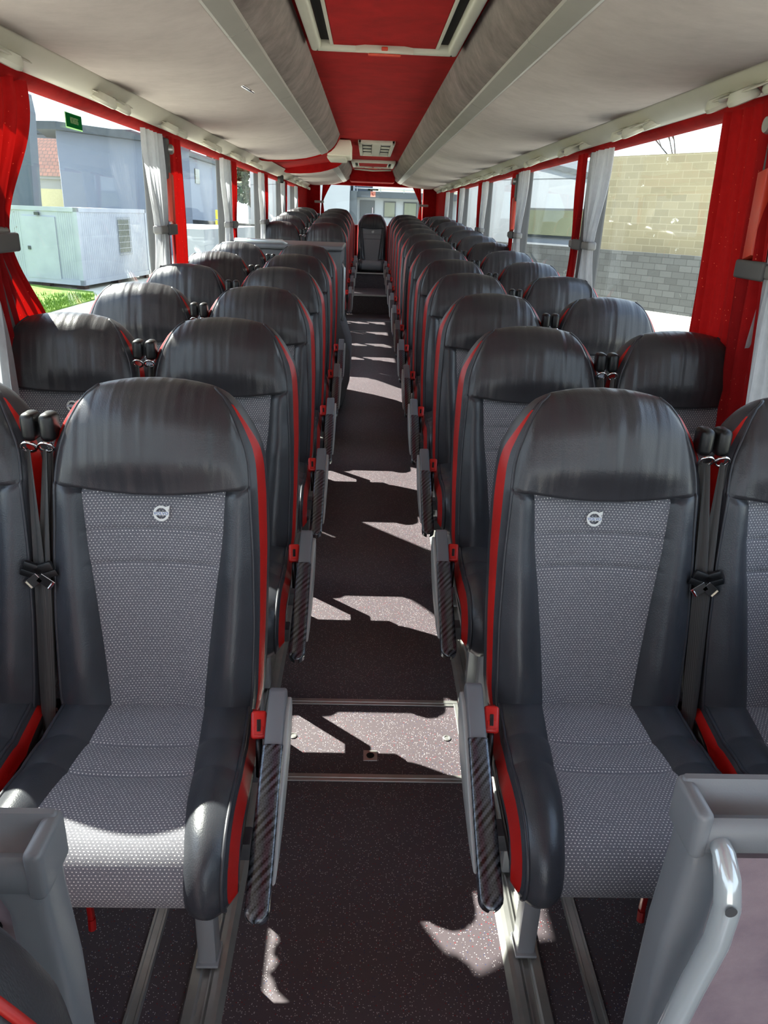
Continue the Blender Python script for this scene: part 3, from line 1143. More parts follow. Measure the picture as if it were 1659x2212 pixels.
# ------------------------------------------------------------------ front partitions with folding trays
def partition(s, x0, x1, y, ztop, label):
    """x0 aisle edge, x1 wall edge (world)"""
    zf = floor_z(y)
    root = empty('front_partition', ((x0 + x1) / 2, y, zf))
    tag(root, label, 'partition', 'grey partitions in front of the first row')
    cx_ = (x0 + x1) / 2
    a, b = x0 - cx_, x1 - cx_
    sg = 1 if b > a else -1
    H = ztop - zf
    # moulded tray swept along its width
    zt = H
    m = MB()
    prof = [(.030, -.062), (.034, -.010), (.029, .0), (.021, .0), (.015, -.012), (.008, -.026), (-.004, -.028), (-.012, -.019), (-.020, -.016), (-.028, -.024), (-.029, -.055), (-.018, -.064)]
    m.prism([(y_, zt + z_) for y_, z_ in prof], 'x', min(a, b), max(a, b), .005, 2)
    m.build('tray', 'grey_plastic', root, angle=50)
    m = MB()
    m.box((a - sg * .004, -.031, zt - .066), (a + sg * .016, .036, zt - .003), .009, 4)
    m.build('tray_end', 'grey_plastic', root, angle=50)
    for xe, sg2 in ((a, sg), (b, -sg)):
        m = MB()
        m.prism([(xe, zt - .045), (xe + sg2 * .075, zt - .045), (xe + sg2 * .052, zt - .066), (xe + sg2 * .043, zt - .09), (xe + sg2 * .041, zt - .2), (xe + sg2 * .041, .0), (xe - sg2 * .006, .0), (xe - sg2 * .006, zt - .2), (xe, zt - .09)], 'y', -.026, .028, .011, 3)
        m.build('upright', 'grey_plastic', root, angle=50)
    MB().box((a + sg * .035, -.012, .12), (b - sg * .035, .012, zt - .08)).build('panel', 'suede_mauve', root)
    return root
pr_ = partition(1, .318, 1.08, .62, 1.148, 'grey partition with tray and curved grab rail in the lower right')
pl_ = partition(-1, -.352, -1.08, .58, 1.125, 'grey partition with tray behind the lower left seat')
# grab rail on the right partition
m = MB()
m.tube([(.0, .01, .0), (-.001, -.018, -.004), (-.002, -.034, -.018), (.002, -.040, -.05), (.001, -.040, -.10), (-.012, -.040, -.17), (-.026, -.040, -.26), (-.034, -.04, -.5), (-.034, -.02, -.56), (-.034, .0, -.57)],
       [.011, .012, .0135, .014, .014, .014, .014, .014, .013, .011], 16)
px0 = .699
g = m.build('grab_rail', 'silver_paint', pr_, smooth=True, loc=(.346 - px0, -.022, 1.105 - floor_z(.62)))
g['label'] = 'curved silver grab rail'
m = MB()
m.lathe([(.001, 0), (.0055, 0), (.0065, .002), (.001, .002)], 14, (-.002, -.0525, -.043), Matrix.Rotation(math.pi / 2, 3, 'X'))
m.build('screw_cap', 'dark_grey_plastic', g)
m = MB()
m.lathe([(.001, 0), (.012, 0), (.012, .008), (.001, .008)], 16, (-.055 + .35, -.012, 1.005 - floor_z(.58)), Matrix.Rotation(math.pi / 2, 3, 'X'))
m.build('round_socket', 'dark_void', pl_)

# ------------------------------------------------------------------ toilet / stair block behind the sixth left row
root = empty('service_cabinet', (-.66, 6.6, floor_z(6.6)))
tag(root, 'grey service cabinet with handrails behind the sixth left row', 'cabinet')
def rel(p): return (p[0] + .66, p[1] - 6.6, p[2] - floor_z(6.6))
def rbox(name, a, b, mat, bev=.01, parent=root):
    m = MB().box(rel(a), rel(b), bev, 3)
    return m.build(name, mat, parent, angle=40)
m = MB()
yb0, yb1 = 5.74, 6.5
zc = lambda z: z - floor_z(6.6)
# body: flared lower side towards the aisle
prof = [(-1.1, .30), (-.215, .30), (-.160, .50), (-.160, .72), (-.235, .95), (-.235, 1.45), (-1.1, 1.45)]
m.prism([(x + .66, zc(z)) for x, z in prof], 'y', yb0 - 6.6, yb1 - 6.6, .01)
m.build('body', 'grey_plastic', root, angle=30)
rbox('worktop', (-1.1, yb0 - .04, 1.452), (-.222, yb1, 1.487), 'grey_plastic', .014)
rbox('side_panel', (-.236, yb0 + .25, .98), (-.230, yb0 + .68, 1.36), 'dark_grey_plastic', .002)
m = MB()
m.tube([rel((-1.0, yb0 - .02, 1.485)), rel((-1.0, yb0 - .03, 1.505)), rel((-.66, yb0 - .03, 1.505)), rel((-.63, yb0 - .02, 1.485))], .014, 10)
m.build('top_rail', 'silver_paint', root, smooth=True)
m = MB()
m.tube([rel((-.235, yb0 + .05, 1.36)), rel((-.215, yb0 + .05, 1.33)), rel((-.215, yb0 + .05, .98)), rel((-.225, yb0 + .05, .95))], .012, 10)
m.build('grab_handle', 'silver_paint', root, smooth=True)
for zz in (1.18, 1.28, 1.36):
    rbox('front_slat', (-1.0, yb0 - .014, zz), (-.30, yb0 - .004, zz + .025), 'silver_paint', .003)

# ------------------------------------------------------------------ floor hatch in the aisle
root = empty('floor_hatch', (.02, 1.965, floor_z(1.965)))
root.rotation_euler = (math.atan(SLOPE), 0, 0)
tag(root, 'speckled floor hatch framed in aluminium strips across the aisle', 'floor hatch')
m = MB()
for y in (-.181, .179):
    m.box((-.325, y - .015, 0), (.289, y + .015, .004), .001)
    m.box((-.325, y - .003, .003), (.289, y + .003, .006), .001)
m.box((.275, -.181, 0), (.289, .179, .0045), .001)
m.build('frame', 'aluminium', root)
m = MB()
m.box((-.037, -.108, .001), (.007, -.062, .004), .001)
hp = m.build('latch_plate', 'aluminium', root)
m = MB()
m.lathe([(.001, .0042), (.012, .0042), (.0125, .0052), (.009, .0052), (.001, .0046)], 20, (-.015, -.086, 0))
m.build('key_hole', 'dark_void', hp)
for x in (.235, -.266):
    m = MB()
    m.lathe([(.001, .001), (.013, .001), (.013, .003), (.009, .004), (.007, .002), (.001, .002)], 20, (x, .003, 0))
    m.build('screw_eye', 'aluminium', root)
for yy in (8.46, 9.37, 10.13):
    trim(MB().box((-.31, yy - .006, floor_z(yy)), (.31, yy + .006, floor_z(yy) + .003)), 'aluminium')

# ------------------------------------------------------------------ curtains
def curtain(s, y0, y1, ztop, zbot, x, mat, name, tie=None, gather=.35, tie_at=None, folds=7, amp=.018, flare=1.0, seed=0, shift=0, tiemat='pillar_grey', pillar=None):
    rr = random.Random(seed)
    ph = rr.random() * 6
    root = empty(name, (s * x, (y0 + y1) / 2, zbot))
    nu, nv = folds * 10, 36
    P, U = [], []
    W = y1 - y0
    for i in range(nv + 1):
        t = i / nv
        z = ztop + (zbot - ztop) * t
        if tie is not None:
            k1 = 1 - sstep(abs(z - tie), 0, (ztop - tie) * .95 if z > tie else .38)
            wd = W * (1 - (1 - gather) * k1 ** 1.3)
            if z > tie: wd *= 1 + .10 * math.sin(math.pi * (ztop - z) / (ztop - tie))
            c = (tie_at - (y0 + y1) / 2) * k1
        else:
            wd = W * (1 + .25 * t * flare)
            c = shift * t
            k1 = 0
        row, ru = [], []
        for j in range(nu + 1):
            u = j / nu
            a = amp * (.7 + .5 * (1 - t)) * (1 + .6 * k1)
            xx = a * math.sin(2 * math.pi * folds * u + ph + .8 * math.sin(3 * t + u * 4)) * (.7 + .3 * math.sin(9 * u + ph)) + .25 * a * math.sin(2 * math.pi * folds * 2.3 * u + 2 * ph)
            row.append((xx * -s, c + wd * (u - .5) + .004 * math.sin(13 * u + 7 * t), z - zbot))
            ru.append((u * W * 1.8, z))
        P.append(row)
        U.append(ru)
    m = MB()
    m.grid(P, U)
    o = m.build('drape', mat, root, smooth=True)
    if tie is not None:
        yc = tie_at - (y0 + y1) / 2
        w2 = W * gather / 2 + .008
        m = MB()
        m.box((-.024, yc - w2, tie - zbot - .020), (.024, yc + w2, tie - zbot + .020), .010, 3)
        m.build('tie_band', 'tie_grey', root, angle=40)
        if pillar is not None:
            pa = pillar - (y0 + y1) / 2
            m = MB()
            m.box((-.034, min(yc + w2 * .6, pa), tie - zbot - .026), (-.018, max(yc + w2 * .6, pa), tie - zbot + .026), .007, 3)
            t2 = m.build('tie_tab', tiemat, root, angle=40)
            t2.location.x = 0 if s > 0 else .052
    return root
names = ['first', 'second', 'third', 'fourth', 'fifth', 'sixth', 'seventh']
for s, side in ((-1, 'left'), (1, 'right')):
    for i, p in enumerate(PIL):
        gy0, gy1 = p - .40, p - .06
        if i == 0: continue
        o = curtain(s, gy0, gy1, 2.04, 1.12, 1.085, 'grey_curtain', 'grey_curtain', tie=1.60 if not (s < 0 and i == 3) else 1.60, tie_at=p - .18, gather=.38, folds=5 + i % 2, seed=i + (9 if s > 0 else 0), pillar=p + .03, amp=.013)
        tag(o, 'grey pleated curtain tied back at the %s pillar on the %s' % (names[i], side), 'curtain', 'grey window curtains')
    for i, p in enumerate(PIL):
        if s > 0 and i == 1:
            o = curtain(s, p - .06, p + .365, 2.045, 1.08, 1.075, 'red_curtain', 'red_curtain', folds=7, seed=30 + i, flare=.6, shift=-.10, amp=.014)
        elif s < 0 and i == 1:
            o = curtain(s, p - .10, p + .34, 2.045, 1.08, 1.10, 'red_curtain', 'red_curtain', tie=1.62, tie_at=p - .02, gather=.22, folds=6, seed=31, amp=.014)
        elif s < 0 and i == 2:
            o = curtain(s, p + .05, p + .32, 2.045, 1.08, 1.085, 'red_curtain', 'red_curtain', folds=5, seed=30 + i, flare=1.2, shift=.03, amp=.014)
        else:
            o = curtain(s, p + .05, p + .22, 2.045, 1.10, 1.085, 'red_curtain', 'red_curtain', tie=1.60, tie_at=p + .09, gather=.4, folds=4, seed=50 + i, amp=.010)
        tag(o, 'red curtain hanging just behind the %s pillar on the %s' % (names[i], side), 'curtain', 'red window curtains')
# rear window curtains: swagged to the side
def rear_curtain(s, label):
    root = empty('red_curtain', (s * .95, 12.7, 1.3))
    tag(root, label, 'curtain', 'red rear curtains')
    P, U = [], []
    for i in range(25):
        t = i / 24
        z = 2.14 - t * .84
        tz = 1.86
        if z > tz:
            q = (z - tz) / (2.14 - tz)
            xi, xo = .765 - .14 * q ** 1.2, .79 - .02 * q
        else:
            q = (tz - z) / (tz - 1.3)
            xi, xo = .765 - .06 * q ** .8, .79 + .04 * q
        row, ru = [], []
        for j in range(25):
            u = j / 24
            x = xi + (xo - xi) * u
            row.append((s * (x - .95), .010 * math.sin(u * 22 + t), z - 1.3))
            ru.append((u * .3, z))
        P.append(row); U.append(ru)
    MB().grid(P, U).build('drape', 'red_curtain', root, smooth=True)
    MB().box((s * (.75 - .95), -.025, .545), (s * (.90 - .95), .015, .58), .008).build('tie_band', 'strip_grey', root)
rear_curtain(-1, 'red curtain tied back at the left of the rear window')
rear_curtain(1, 'red curtain tied back at the right of the rear window')
# red corner panels beside the rear window
for s in (-1, 1):
    m = MB()
    m.prism([(s * 1.16, 12.0), (s * 1.12, 12.0), (s * 1.02, 12.78), (s * 1.16, 12.78)], 'z', 1.1, 2.1)
    trim(m, 'red_velour')

# emergency hammers
def hammer(s, y, label):
    root = empty('emergency_hammer', (s * 1.085, y, 1.84))
    tag(root, label, 'hammer', 'emergency hammers')
    MB().box((-.018, -.035, .0), (.018, .035, .19), .008, 3).build('holder', 'dark_grey_plastic', root, angle=40)
    m = MB()
    m.prism([(-.028, -.20), (.022, -.215), (.032, .02), (-.020, .03)], 'x', -.014 - s * .016, .014 - s * .016, .005)
    m.build('handle', 'orange_red', root, angle=40)
    m = MB()
    m.lathe([(.001, -.02), (.02, -.02), (.024, -.012), (.024, .012), (.018, .02), (.001, .02)], 20, (-s * .018, .025, .14), Matrix.Rotation(math.pi / 2, 3, 'Y'))
    m.build('hammer_head', 'aluminium', root, angle=40)
hammer(-1, 4.19, 'orange emergency hammer on the left pillar beside the red curtain')
hammer(1, 2.26, 'orange emergency hammer at the right edge of the photo')
hammer(1, 6.13, 'distant orange emergency hammer between right side curtains')

# window stickers
def text_mesh(txt, size, mat, ext=.0004):
    cu = bpy.data.curves.new('t', 'FONT')
    cu.body = txt
    cu.size = size
    cu.extrude = ext
    cu.align_x = 'CENTER'
    cu.align_y = 'CENTER'
    to = bpy.data.objects.new('t', cu)
    COL.objects.link(to)
    dg = bpy.context.evaluated_depsgraph_get()
    dg.update()
    tm = bpy.data.meshes.new_from_object(to.evaluated_get(dg))
    bpy.data.objects.remove(to)
    tm.materials.clear()
    tm.materials.append(M[mat])
    return tm
root = empty('window_sticker', (-1.153, 3.135, 1.992))
root.rotation_euler = (math.pi / 2, 0, math.pi / 2)
tag(root, 'green emergency exit sticker at the top of the left window', 'sticker')
MB().box((-.083, -.027, -.001), (.083, .025, .001), .0).build('border', 'sign_pale', root)
MB().box((-.080, -.023, .001), (.080, .023, .002), .0).build('field', 'sign_green', root)
t = link('lettering', text_mesh('NOTAUSSTIEG', .020, 'sign_pale'), root, (0, .0, .0026))
t.scale = (.62, 1.5, 1)
root = empty('window_sticker', (.02, 12.80, 2.068))
root.rotation_euler = (math.pi / 2, 0, 0)
tag(root, 'narrow green sticker at the top of the rear window', 'sticker')
MB().box((-.082, -.010, 0), (.082, .012, .001)).build('field', 'sign_dark_green', root)
MB().box((-.045, -.007, .001), (.045, .009, .002)).build('lettering_band', 'sign_pale', root)
root = empty('window_sticker', (.02, 12.80, 2.0))
root.rotation_euler = (math.pi / 2, 0, 0)
tag(root, 'small pink square sticker below the green one on the rear window', 'sticker')
MB().box((-.040, -.036, 0), (.040, .045, .001)).build('field', 'sign_pink', root)
MB().prism([(-.022, .022), (-.012, .026), (.010, -.018), (.002, -.022)], 'z', .001, .002).build('pictogram', 'red_plastic', root)

#EXTERIOR
# ------------------------------------------------------------------ outside
def block_wall(name, rgb1, rgb2, mort, bw=.5, bh=.2, stain=None):
    k = N(name)
    c = k.coord('UV')
    b = k.n('ShaderNodeTexBrick')
    b.inputs['Scale'].default_value = 1
    b.inputs['Brick Width'].default_value = bw
    b.inputs['Row Height'].default_value = bh
    b.inputs['Mortar Size'].default_value = .012
    b.inputs['Color1'].default_value = lin(rgb1)
    b.inputs['Color2'].default_value = lin(rgb2)
    b.inputs['Mortar'].default_value = lin(mort)
    k.l(c, b.inputs['Vector'])
    col = b.outputs[0]
    nv = k.noise(c, 1.2, 5, .65)
    col = k.mix(k.math('MULTIPLY', nv, .2), col, lin(mort))
    if stain:
        col = k.mix(k.math('GREATER_THAN', k.noise(c, 1.7, 6, .7), .66), col, lin(stain))
    k.set(col, .9)
    M[name] = k.m
block_wall('beige_blocks', (122, 114, 90), (108, 101, 79), (132, 126, 104), .62, .25, (166, 164, 150))
block_wall('dark_blocks', (56, 58, 58), (76, 78, 78), (44, 46, 46), .5, .22, (84, 86, 84))
simple('white_render', (156, 160, 164), .9, var=.03, scale=1.5)
simple('pale_wall', (128, 136, 150), .9, var=.03, scale=.5)
simple('rear_white', (150, 154, 156), .9, var=.02, scale=.5)
simple('dark_roof', (78, 84, 88), .8, var=.12, scale=3)
simple('grey_cladding', (88, 96, 104), .7, var=.06, scale=.8)
simple('window_dark', (108, 112, 92), .15, var=.2, scale=.4)
simple('frame_dark', (70, 74, 74), .6)
simple('cream_paint', (196, 190, 150), .8)
simple('yellow_paint', (232, 218, 60), .6)
simple('canopy_cream', (236, 234, 200), .7)
simple('asphalt', (150, 148, 140), .95, var=.08, scale=1.5, bump=.2, bscale=60)
simple('concrete_pale', (196, 192, 176), .95, var=.05, scale=.8)
simple('wood_dark', (70, 52, 46), .8)
simple('foliage', (46, 66, 36), .8, var=.5, scale=3)
simple('bark', (70, 60, 50), .9)
k = N('grass')
c = k.coord()
k.set(k.ramp(k.noise(c, 3, 6, .7), [(.3, lin((60, 100, 20))), (.5, lin((106, 142, 36))), (.7, lin((150, 172, 70)))]), .9)
k.bump(k.noise(c, 40, 3), 1, .05)
M['grass'] = k.m
k = N('container_paint')
c = k.coord()
col = k.ramp(k.noise(c, 1.4, 4), [(.3, lin((162, 166, 176))), (.7, lin((178, 182, 190)))])
st = k.math('GREATER_THAN', k.noise(c, 2.1, 8, .75), .665)
col = k.mix(k.math('MULTIPLY', st, .8), col, lin((112, 80, 70)))
k.set(col, .6)
M['container_paint'] = k.m
k = N('roof_tiles')
c = k.coord('UV')
b = k.n('ShaderNodeTexBrick')
for nm, v in (('Scale', 1), ('Brick Width', .3), ('Row Height', .34), ('Mortar Size', .03)): b.inputs[nm].default_value = v
b.inputs['Color1'].default_value = lin((126, 74, 60)); b.inputs['Color2'].default_value = lin((108, 64, 54)); b.inputs['Mortar'].default_value = lin((76, 46, 42))
k.l(c, b.inputs['Vector'])
k.set(b.outputs[0], .85)
M['roof_tiles'] = k.m

GZ = -1.2
tag(MB().box((-160, -30, GZ - .1), (160, 220, GZ)).build('ground', 'concrete_pale'), 'pale concrete yard around the coach', 'ground', kind='structure')
tag(MB().prism([(-60, 5), (-9.0, 5), (-8.82, 18.5), (-9.0, 22), (-8.86, 25.1), (-9.6, 27.2), (-14.5, 30.2), (-60, 34)], 'z', GZ, GZ + .05).build('lawn', 'grass'), 'bright green lawn in front of the white container', 'grass', kind='stuff')
m = MB()
for i in range(2600):
    y = rng.uniform(16, 26)
    x = -8.9 - abs(rng.normal(0, .8)) - .1 * (y > 25)
    h = rng.uniform(.06, .17)
    a = rng.uniform(0, 6.28)
    dx, dy = math.cos(a) * .02, math.sin(a) * .02
    lx, ly = rng.uniform(-.06, .06, 2)
    v = [m.bm.verts.new((x - dx, y - dy, GZ + .04)), m.bm.verts.new((x + dx, y + dy, GZ + .04)), m.bm.verts.new((x + lx, y + ly, GZ + .04 + h))]
    m.bm.faces.new(v)
tag(m.build('grass_tufts', 'grass'), 'longer grass tufts along the edge of the lawn', 'grass', kind='stuff')

# container
root = empty('site_container', (-10.17, 27.95, GZ))
tag(root, 'rusty white site container with a door and a barred window on the lawn', 'container')
a_, b_ = Vector((-.907, .42, 0)), Vector((.12, .993, 0))
La, Lb, Hc = 3.62, 6.0, 2.75
def cpt(u, v, z): return a_ * u + b_ * v + Vector((0, 0, z))
def cslab(mb, u0, u1, v0, v1, z0, z1):
    P8 = [cpt(u, v, z) for z in (z0, z1) for u, v in ((u0, v0), (u1, v0), (u1, v1), (u0, v1))]
    vs_ = [mb.bm.verts.new(p) for p in P8]
    for f in ((0, 1, 2, 3), (7, 6, 5, 4), (0, 4, 5, 1), (1, 5, 6, 2), (2, 6, 7, 3), (3, 7, 4, 0)):
        mb.bm.faces.new([vs_[i] for i in f])
    return mb
m = MB()
cslab(m, 0, La, 0, Lb, .22, Hc - .02)
bmesh.ops.recalc_face_normals(m.bm, faces=m.bm.faces)
m.build('body', 'container_paint', root)
m = MB()
for u0, u1, v0, v1, z0, z1 in ((-.03, .14, -.04, .12, .15, Hc), (La - .14, La + .03, -.04, .12, .15, Hc), (-.03, .1, Lb - .12, Lb + .03, .15, Hc), (-.03, La + .03, -.04, .06, Hc - .14, Hc), (-.03, .08, 0, Lb, Hc - .14, Hc), (-.03, La + .03, -.04, .06, .15, .33), (-.03, .08, 0, Lb, .15, .33)):
    cslab(m, u0, u1, v0, v1, z0, z1)
bmesh.ops.recalc_face_normals(m.bm, faces=m.bm.faces)
m.build('corner_frame', 'container_paint', root)
m = MB()
for q in range(38):
    v0 = .14 + q * .153
    cslab(m, -.006, .01, v0, v0 + .07, .34, Hc - .15)
for q in range(8):
    cslab(m, .16 + q * .1, .21 + q * .1, -.007, .01, .34, Hc - .15)
    cslab(m, 2.75 + q * .1, 2.80 + q * .1, -.007, .01, .34, Hc - .15)
bmesh.ops.recalc_face_normals(m.bm, faces=m.bm.faces)
m.build('ribs', 'container_paint', root)
m = MB()
cslab(m, 1.02, 2.62, -.05, .0, .30, 2.42)
bmesh.ops.recalc_face_normals(m.bm, faces=m.bm.faces)
dr = m.build('door', 'container_paint', root)
m = MB(); cslab(m, 2.32, 2.44, -.09, -.05, 1.28, 1.40); bmesh.ops.recalc_face_normals(m.bm, faces=m.bm.faces)
m.build('handle', 'frame_dark', dr)
m = MB(); cslab(m, 1.72, 1.92, -.12, -.03, 2.46, 2.56); bmesh.ops.recalc_face_normals(m.bm, faces=m.bm.faces)
m.build('door_lamp', 'frame_dark', root)
m = MB(); cslab(m, -.03, .01, 3.2, 4.2, 1.15, 2.35); bmesh.ops.recalc_face_normals(m.bm, faces=m.bm.faces)
wn_ = m.build('window', 'window_dark', root)
m = MB()
for q in range(9): cslab(m, -.07, -.05, 3.15 + q * .135, 3.17 + q * .135, 1.05, 2.45)
for q in range(7): cslab(m, -.07, -.05, 3.1, 4.3, 1.08 + q * .22, 1.10 + q * .22)
bmesh.ops.recalc_face_normals(m.bm, faces=m.bm.faces)
m.build('window_bars', 'painted_steel', wn_)
m = MB()
for u, v in ((.1, .2), (1.8, .2), (3.4, .2), (.1, 3), (.1, 5.8)): cslab(m, u, u + .4, v, v + .3, 0, .22)
bmesh.ops.recalc_face_normals(m.bm, faces=m.bm.faces)
m.build('support_blocks', 'wood_dark', root)

def bld(name, foot, z0, z1, mat, label, cat='building'):
    cx_, cy_ = sum(p[0] for p in foot) / len(foot), sum(p[1] for p in foot) / len(foot)
    root = empty(name, (cx_, cy_, GZ))
    tag(root, label, cat)
    MB().prism([(x - cx_, y - cy_) for x, y in foot], 'z', z0 - GZ, z1 - GZ).build('walls', mat, root)
    return root, cx_, cy_
# pale hall behind the container with an overhanging flat roof
root, ax, ay = bld('building', [(-16.6, 44), (-11.5, 52.3), (-13.1, 56.5), (-18.2, 48.2)], GZ, 5.2, 'pale_wall', 'pale blue grey hall with a thin dark overhanging roof behind the container')
m = MB()
m.prism([(-17.45 - ax, 43.6 - ay), (-16.3 - ax, 43.3 - ay), (-11.0 - ax, 51.9 - ay), (-12.7 - ax, 57.2 - ay), (-19.0 - ax, 48.9 - ay)], 'z', 5.2 - GZ, 5.58 - GZ)
m.build('roof', 'dark_roof', root)
# second hall seen through the second left window
root, ax, ay = bld('building', [(-18, 62), (-18, 97), (-32, 97), (-32, 62)], GZ, 6.3, 'pale_wall', 'long pale building with a drainpipe seen through the second left window')
m = MB()
m.prism([(-17.5 - ax, 61 - ay), (-17.5 - ax, 98 - ay), (-33 - ax, 98 - ay), (-33 - ax, 61 - ay)], 'z', 6.3 - GZ, 6.8 - GZ)
m.build('roof', 'dark_roof', root)
m = MB(); m.box((-17.98 - ax, 76.5 - ay, 2.4), (-17.80 - ax, 78 - ay, 6.6)); m.build('shaft', 'frame_dark', root)
m = MB(); m.box((-17.98 - ax, 84 - ay, 5.2), (-17.9 - ax, 86 - ay, 6.6)); m.build('window', 'window_dark', root)
# tiled house
root, ax, ay = bld('house', [(-23.5, 50), (-18.9, 50), (-18.9, 58), (-23.5, 58)], GZ, 3.2, 'white_render', 'white house with a red brown tiled roof left of the pale hall')
m = MB()
P = [[(-23.9 - ax, 49.7 - ay, 3.15 - GZ), (-18.5 - ax, 49.7 - ay, 3.15 - GZ)], [(-23.0 - ax, 52.5 - ay, 5.4 - GZ), (-18.8 - ax, 52.5 - ay, 5.4 - GZ)], [(-23.9 - ax, 58 - ay, 3.1 - GZ), (-18.5 - ax, 58 - ay, 3.1 - GZ)]]
m.grid(P, [[(0, 0), (5.4, 0)], [(0, 3.6), (5.4, 3.6)], [(0, 9), (5.4, 9)]])
m.build('roof', 'roof_tiles', root)
m = MB(); m.prism([(49.8 - ay, 3.0 - GZ), (49.8 - ay, 3.16 - GZ), (52.5 - ay, 5.36 - GZ), (57.9 - ay, 3.1 - GZ), (57.9 - ay, 3.0 - GZ)], 'x', -23.6 - ax, -18.7 - ax); m.build('gable', 'white_render', root)
m = MB(); m.tube([(-18.6 - ax, 49.6 - ay, 3.1 - GZ), (-18.7 - ax, 49.7 - ay, 2.6 - GZ), (-18.3 - ax, 49.75 - ay, 2.3 - GZ)], .08, 6); m.build('drainpipe', 'wood_dark', root)
tag(MB().box((-21.5, 47, GZ), (-17.0, 47.3, 2.4)).build('garden_wall', 'cream_paint'), 'low cream wall below the tiled house', 'wall')
# grey clad building at the far left with slanted edge
root = empty('building', (-16, 34.5, GZ))
tag(root, 'tall grey clad building with a window at the left edge of the view', 'building')
MB().prism([(-8 , 0), (1.75, 0), (1.72, 2.9), (1.93, 6.3), (1.85, 7.0), (-8, 8.2)], 'y', 0, .8).build('walls', 'grey_cladding', root)
fr_ = MB().box((-.05, -.06, 4.5), (1.1, .0, 5.75)).build('window_frame', 'frame_dark', root)
MB().box((.0, -.08, 4.6), (1.0, -.05, 5.65)).build('pane', 'grey_cladding', fr_)
# container roof of a neighbour and far things in the second / third windows
root, ax, ay = bld('container', [(-6.42, 26), (-5.4, 26), (-4.6, 34), (-7.9, 34)], GZ, 1.05, 'white_render', 'white box with a flat top seen through the second left window', 'container')
MB().box((-.3, -.3, 0), (.2, .2, .1)).build('lid', 'white_render', root)
root = empty('yellow_trailer', (-8.2, 44.5, GZ))
tag(root, 'small yellow box beside the second left grey curtain', 'box')
MB().box((-.05, -1.4, 2.36), (.25, 1.5, 2.82)).build('box', 'yellow_paint', root)
for y in (-1.2, 1.4): MB().box((-.1, y - .06, 0), (.0, y + .06, 2.3)).build('leg', 'yellow_paint', root)
# trees
def tree(x, y, h, r, label, seed):
    rr = np.random.RandomState(seed)
    root = empty('tree', (x, y, GZ))
    tag(root, label, 'tree', 'trees beyond the buildings')
    m = MB()
    m.tube([(0, 0, 0), (.1, 0, h * .3), (0, .1, h * .6)], [.3, .22, .1], 8)
    m.build('trunk', 'bark', root)
    m = MB()
    for i in range(1500):
        d = rr.normal(size=3); d /= np.linalg.norm(d)
        p = d * r * rr.uniform(.5, 1) ** .5 * (1 + .25 * math.sin(d[0] * 5 + d[2] * 4)) * np.array([1, 1, .9]) + np.array([0, 0, h - r * .8])
        a, b = rr.normal(size=3), rr.normal(size=3)
        a /= np.linalg.norm(a); b /= np.linalg.norm(b)
        s_ = r * .11
        v = [m.bm.verts.new(p + a * s_), m.bm.verts.new(p + b * s_), m.bm.verts.new(p - a * s_), m.bm.verts.new(p - b * s_)]
        m.bm.faces.new(v)
    m.build('crown', 'foliage', root)
tree(-19, 108, 9.0, 3.6, 'dark green tree seen beside the second left grey curtain', 3)
tree(-25, 118, 8.2, 4.0, 'dark tree farther back on the left', 4)
for i, (x, y, h) in enumerate(((-27, 128, 7), (-14, 120, 5.5))):
    root, ax, ay = bld('house', [(x - 4, y), (x + 4, y), (x + 4, y + 8), (x - 4, y + 8)], GZ, GZ + h, 'white_render', ('far pale house behind the trees' , 'lower far house right of the trees')[i])
    MB().prism([(-4.4, h), (4.4, h), (0, h + 2.2)], 'y', -4.4, 4.4).build('roof', 'dark_roof', root)

# right side: block walls and white building on one line
WA, WD, WN = Vector((7.43, 31.8, 0)), Vector((.5562, -.8310, 0)), Vector((.8310, .5562, 0))
def wl_(s_, off, z): return WA + WD * s_ + WN * off + Vector((0, 0, z))
def wbox(mb, s0, s1, o0, o1, z0, z1, uv=True):
    P8 = [wl_(s_, o, z) for z in (z0, z1) for s_, o in ((s0, o0), (s1, o0), (s1, o1), (s0, o1))]
    if not isinstance(z1, (int, float)): pass
    vs_ = [mb.bm.verts.new(p) for p in P8]
    for f in ((0, 1, 2, 3), (7, 6, 5, 4), (0, 4, 5, 1), (1, 5, 6, 2), (2, 6, 7, 3), (3, 7, 4, 0)):
        fc = mb.bm.faces.new([vs_[i] for i in f])
        for lp in fc.loops:
            q = lp.vert.co - WA
            lp[mb.uv].uv = (q.dot(WD), q.z)
    bmesh.ops.recalc_face_normals(mb.bm, faces=mb.bm.faces)
    return mb
m = MB(); wbox(m, -40, 30, 0, .25, GZ, .78)
tag(m.build('boundary_wall', 'dark_blocks'), 'low dark grey block wall along the right side of the yard', 'wall')
m = MB()
wbox(m, .97, 30, .8, 1.1, GZ, 4.05)
tag(m.build('boundary_wall', 'beige_blocks'), 'high beige block wall seen through the right front window', 'wall')
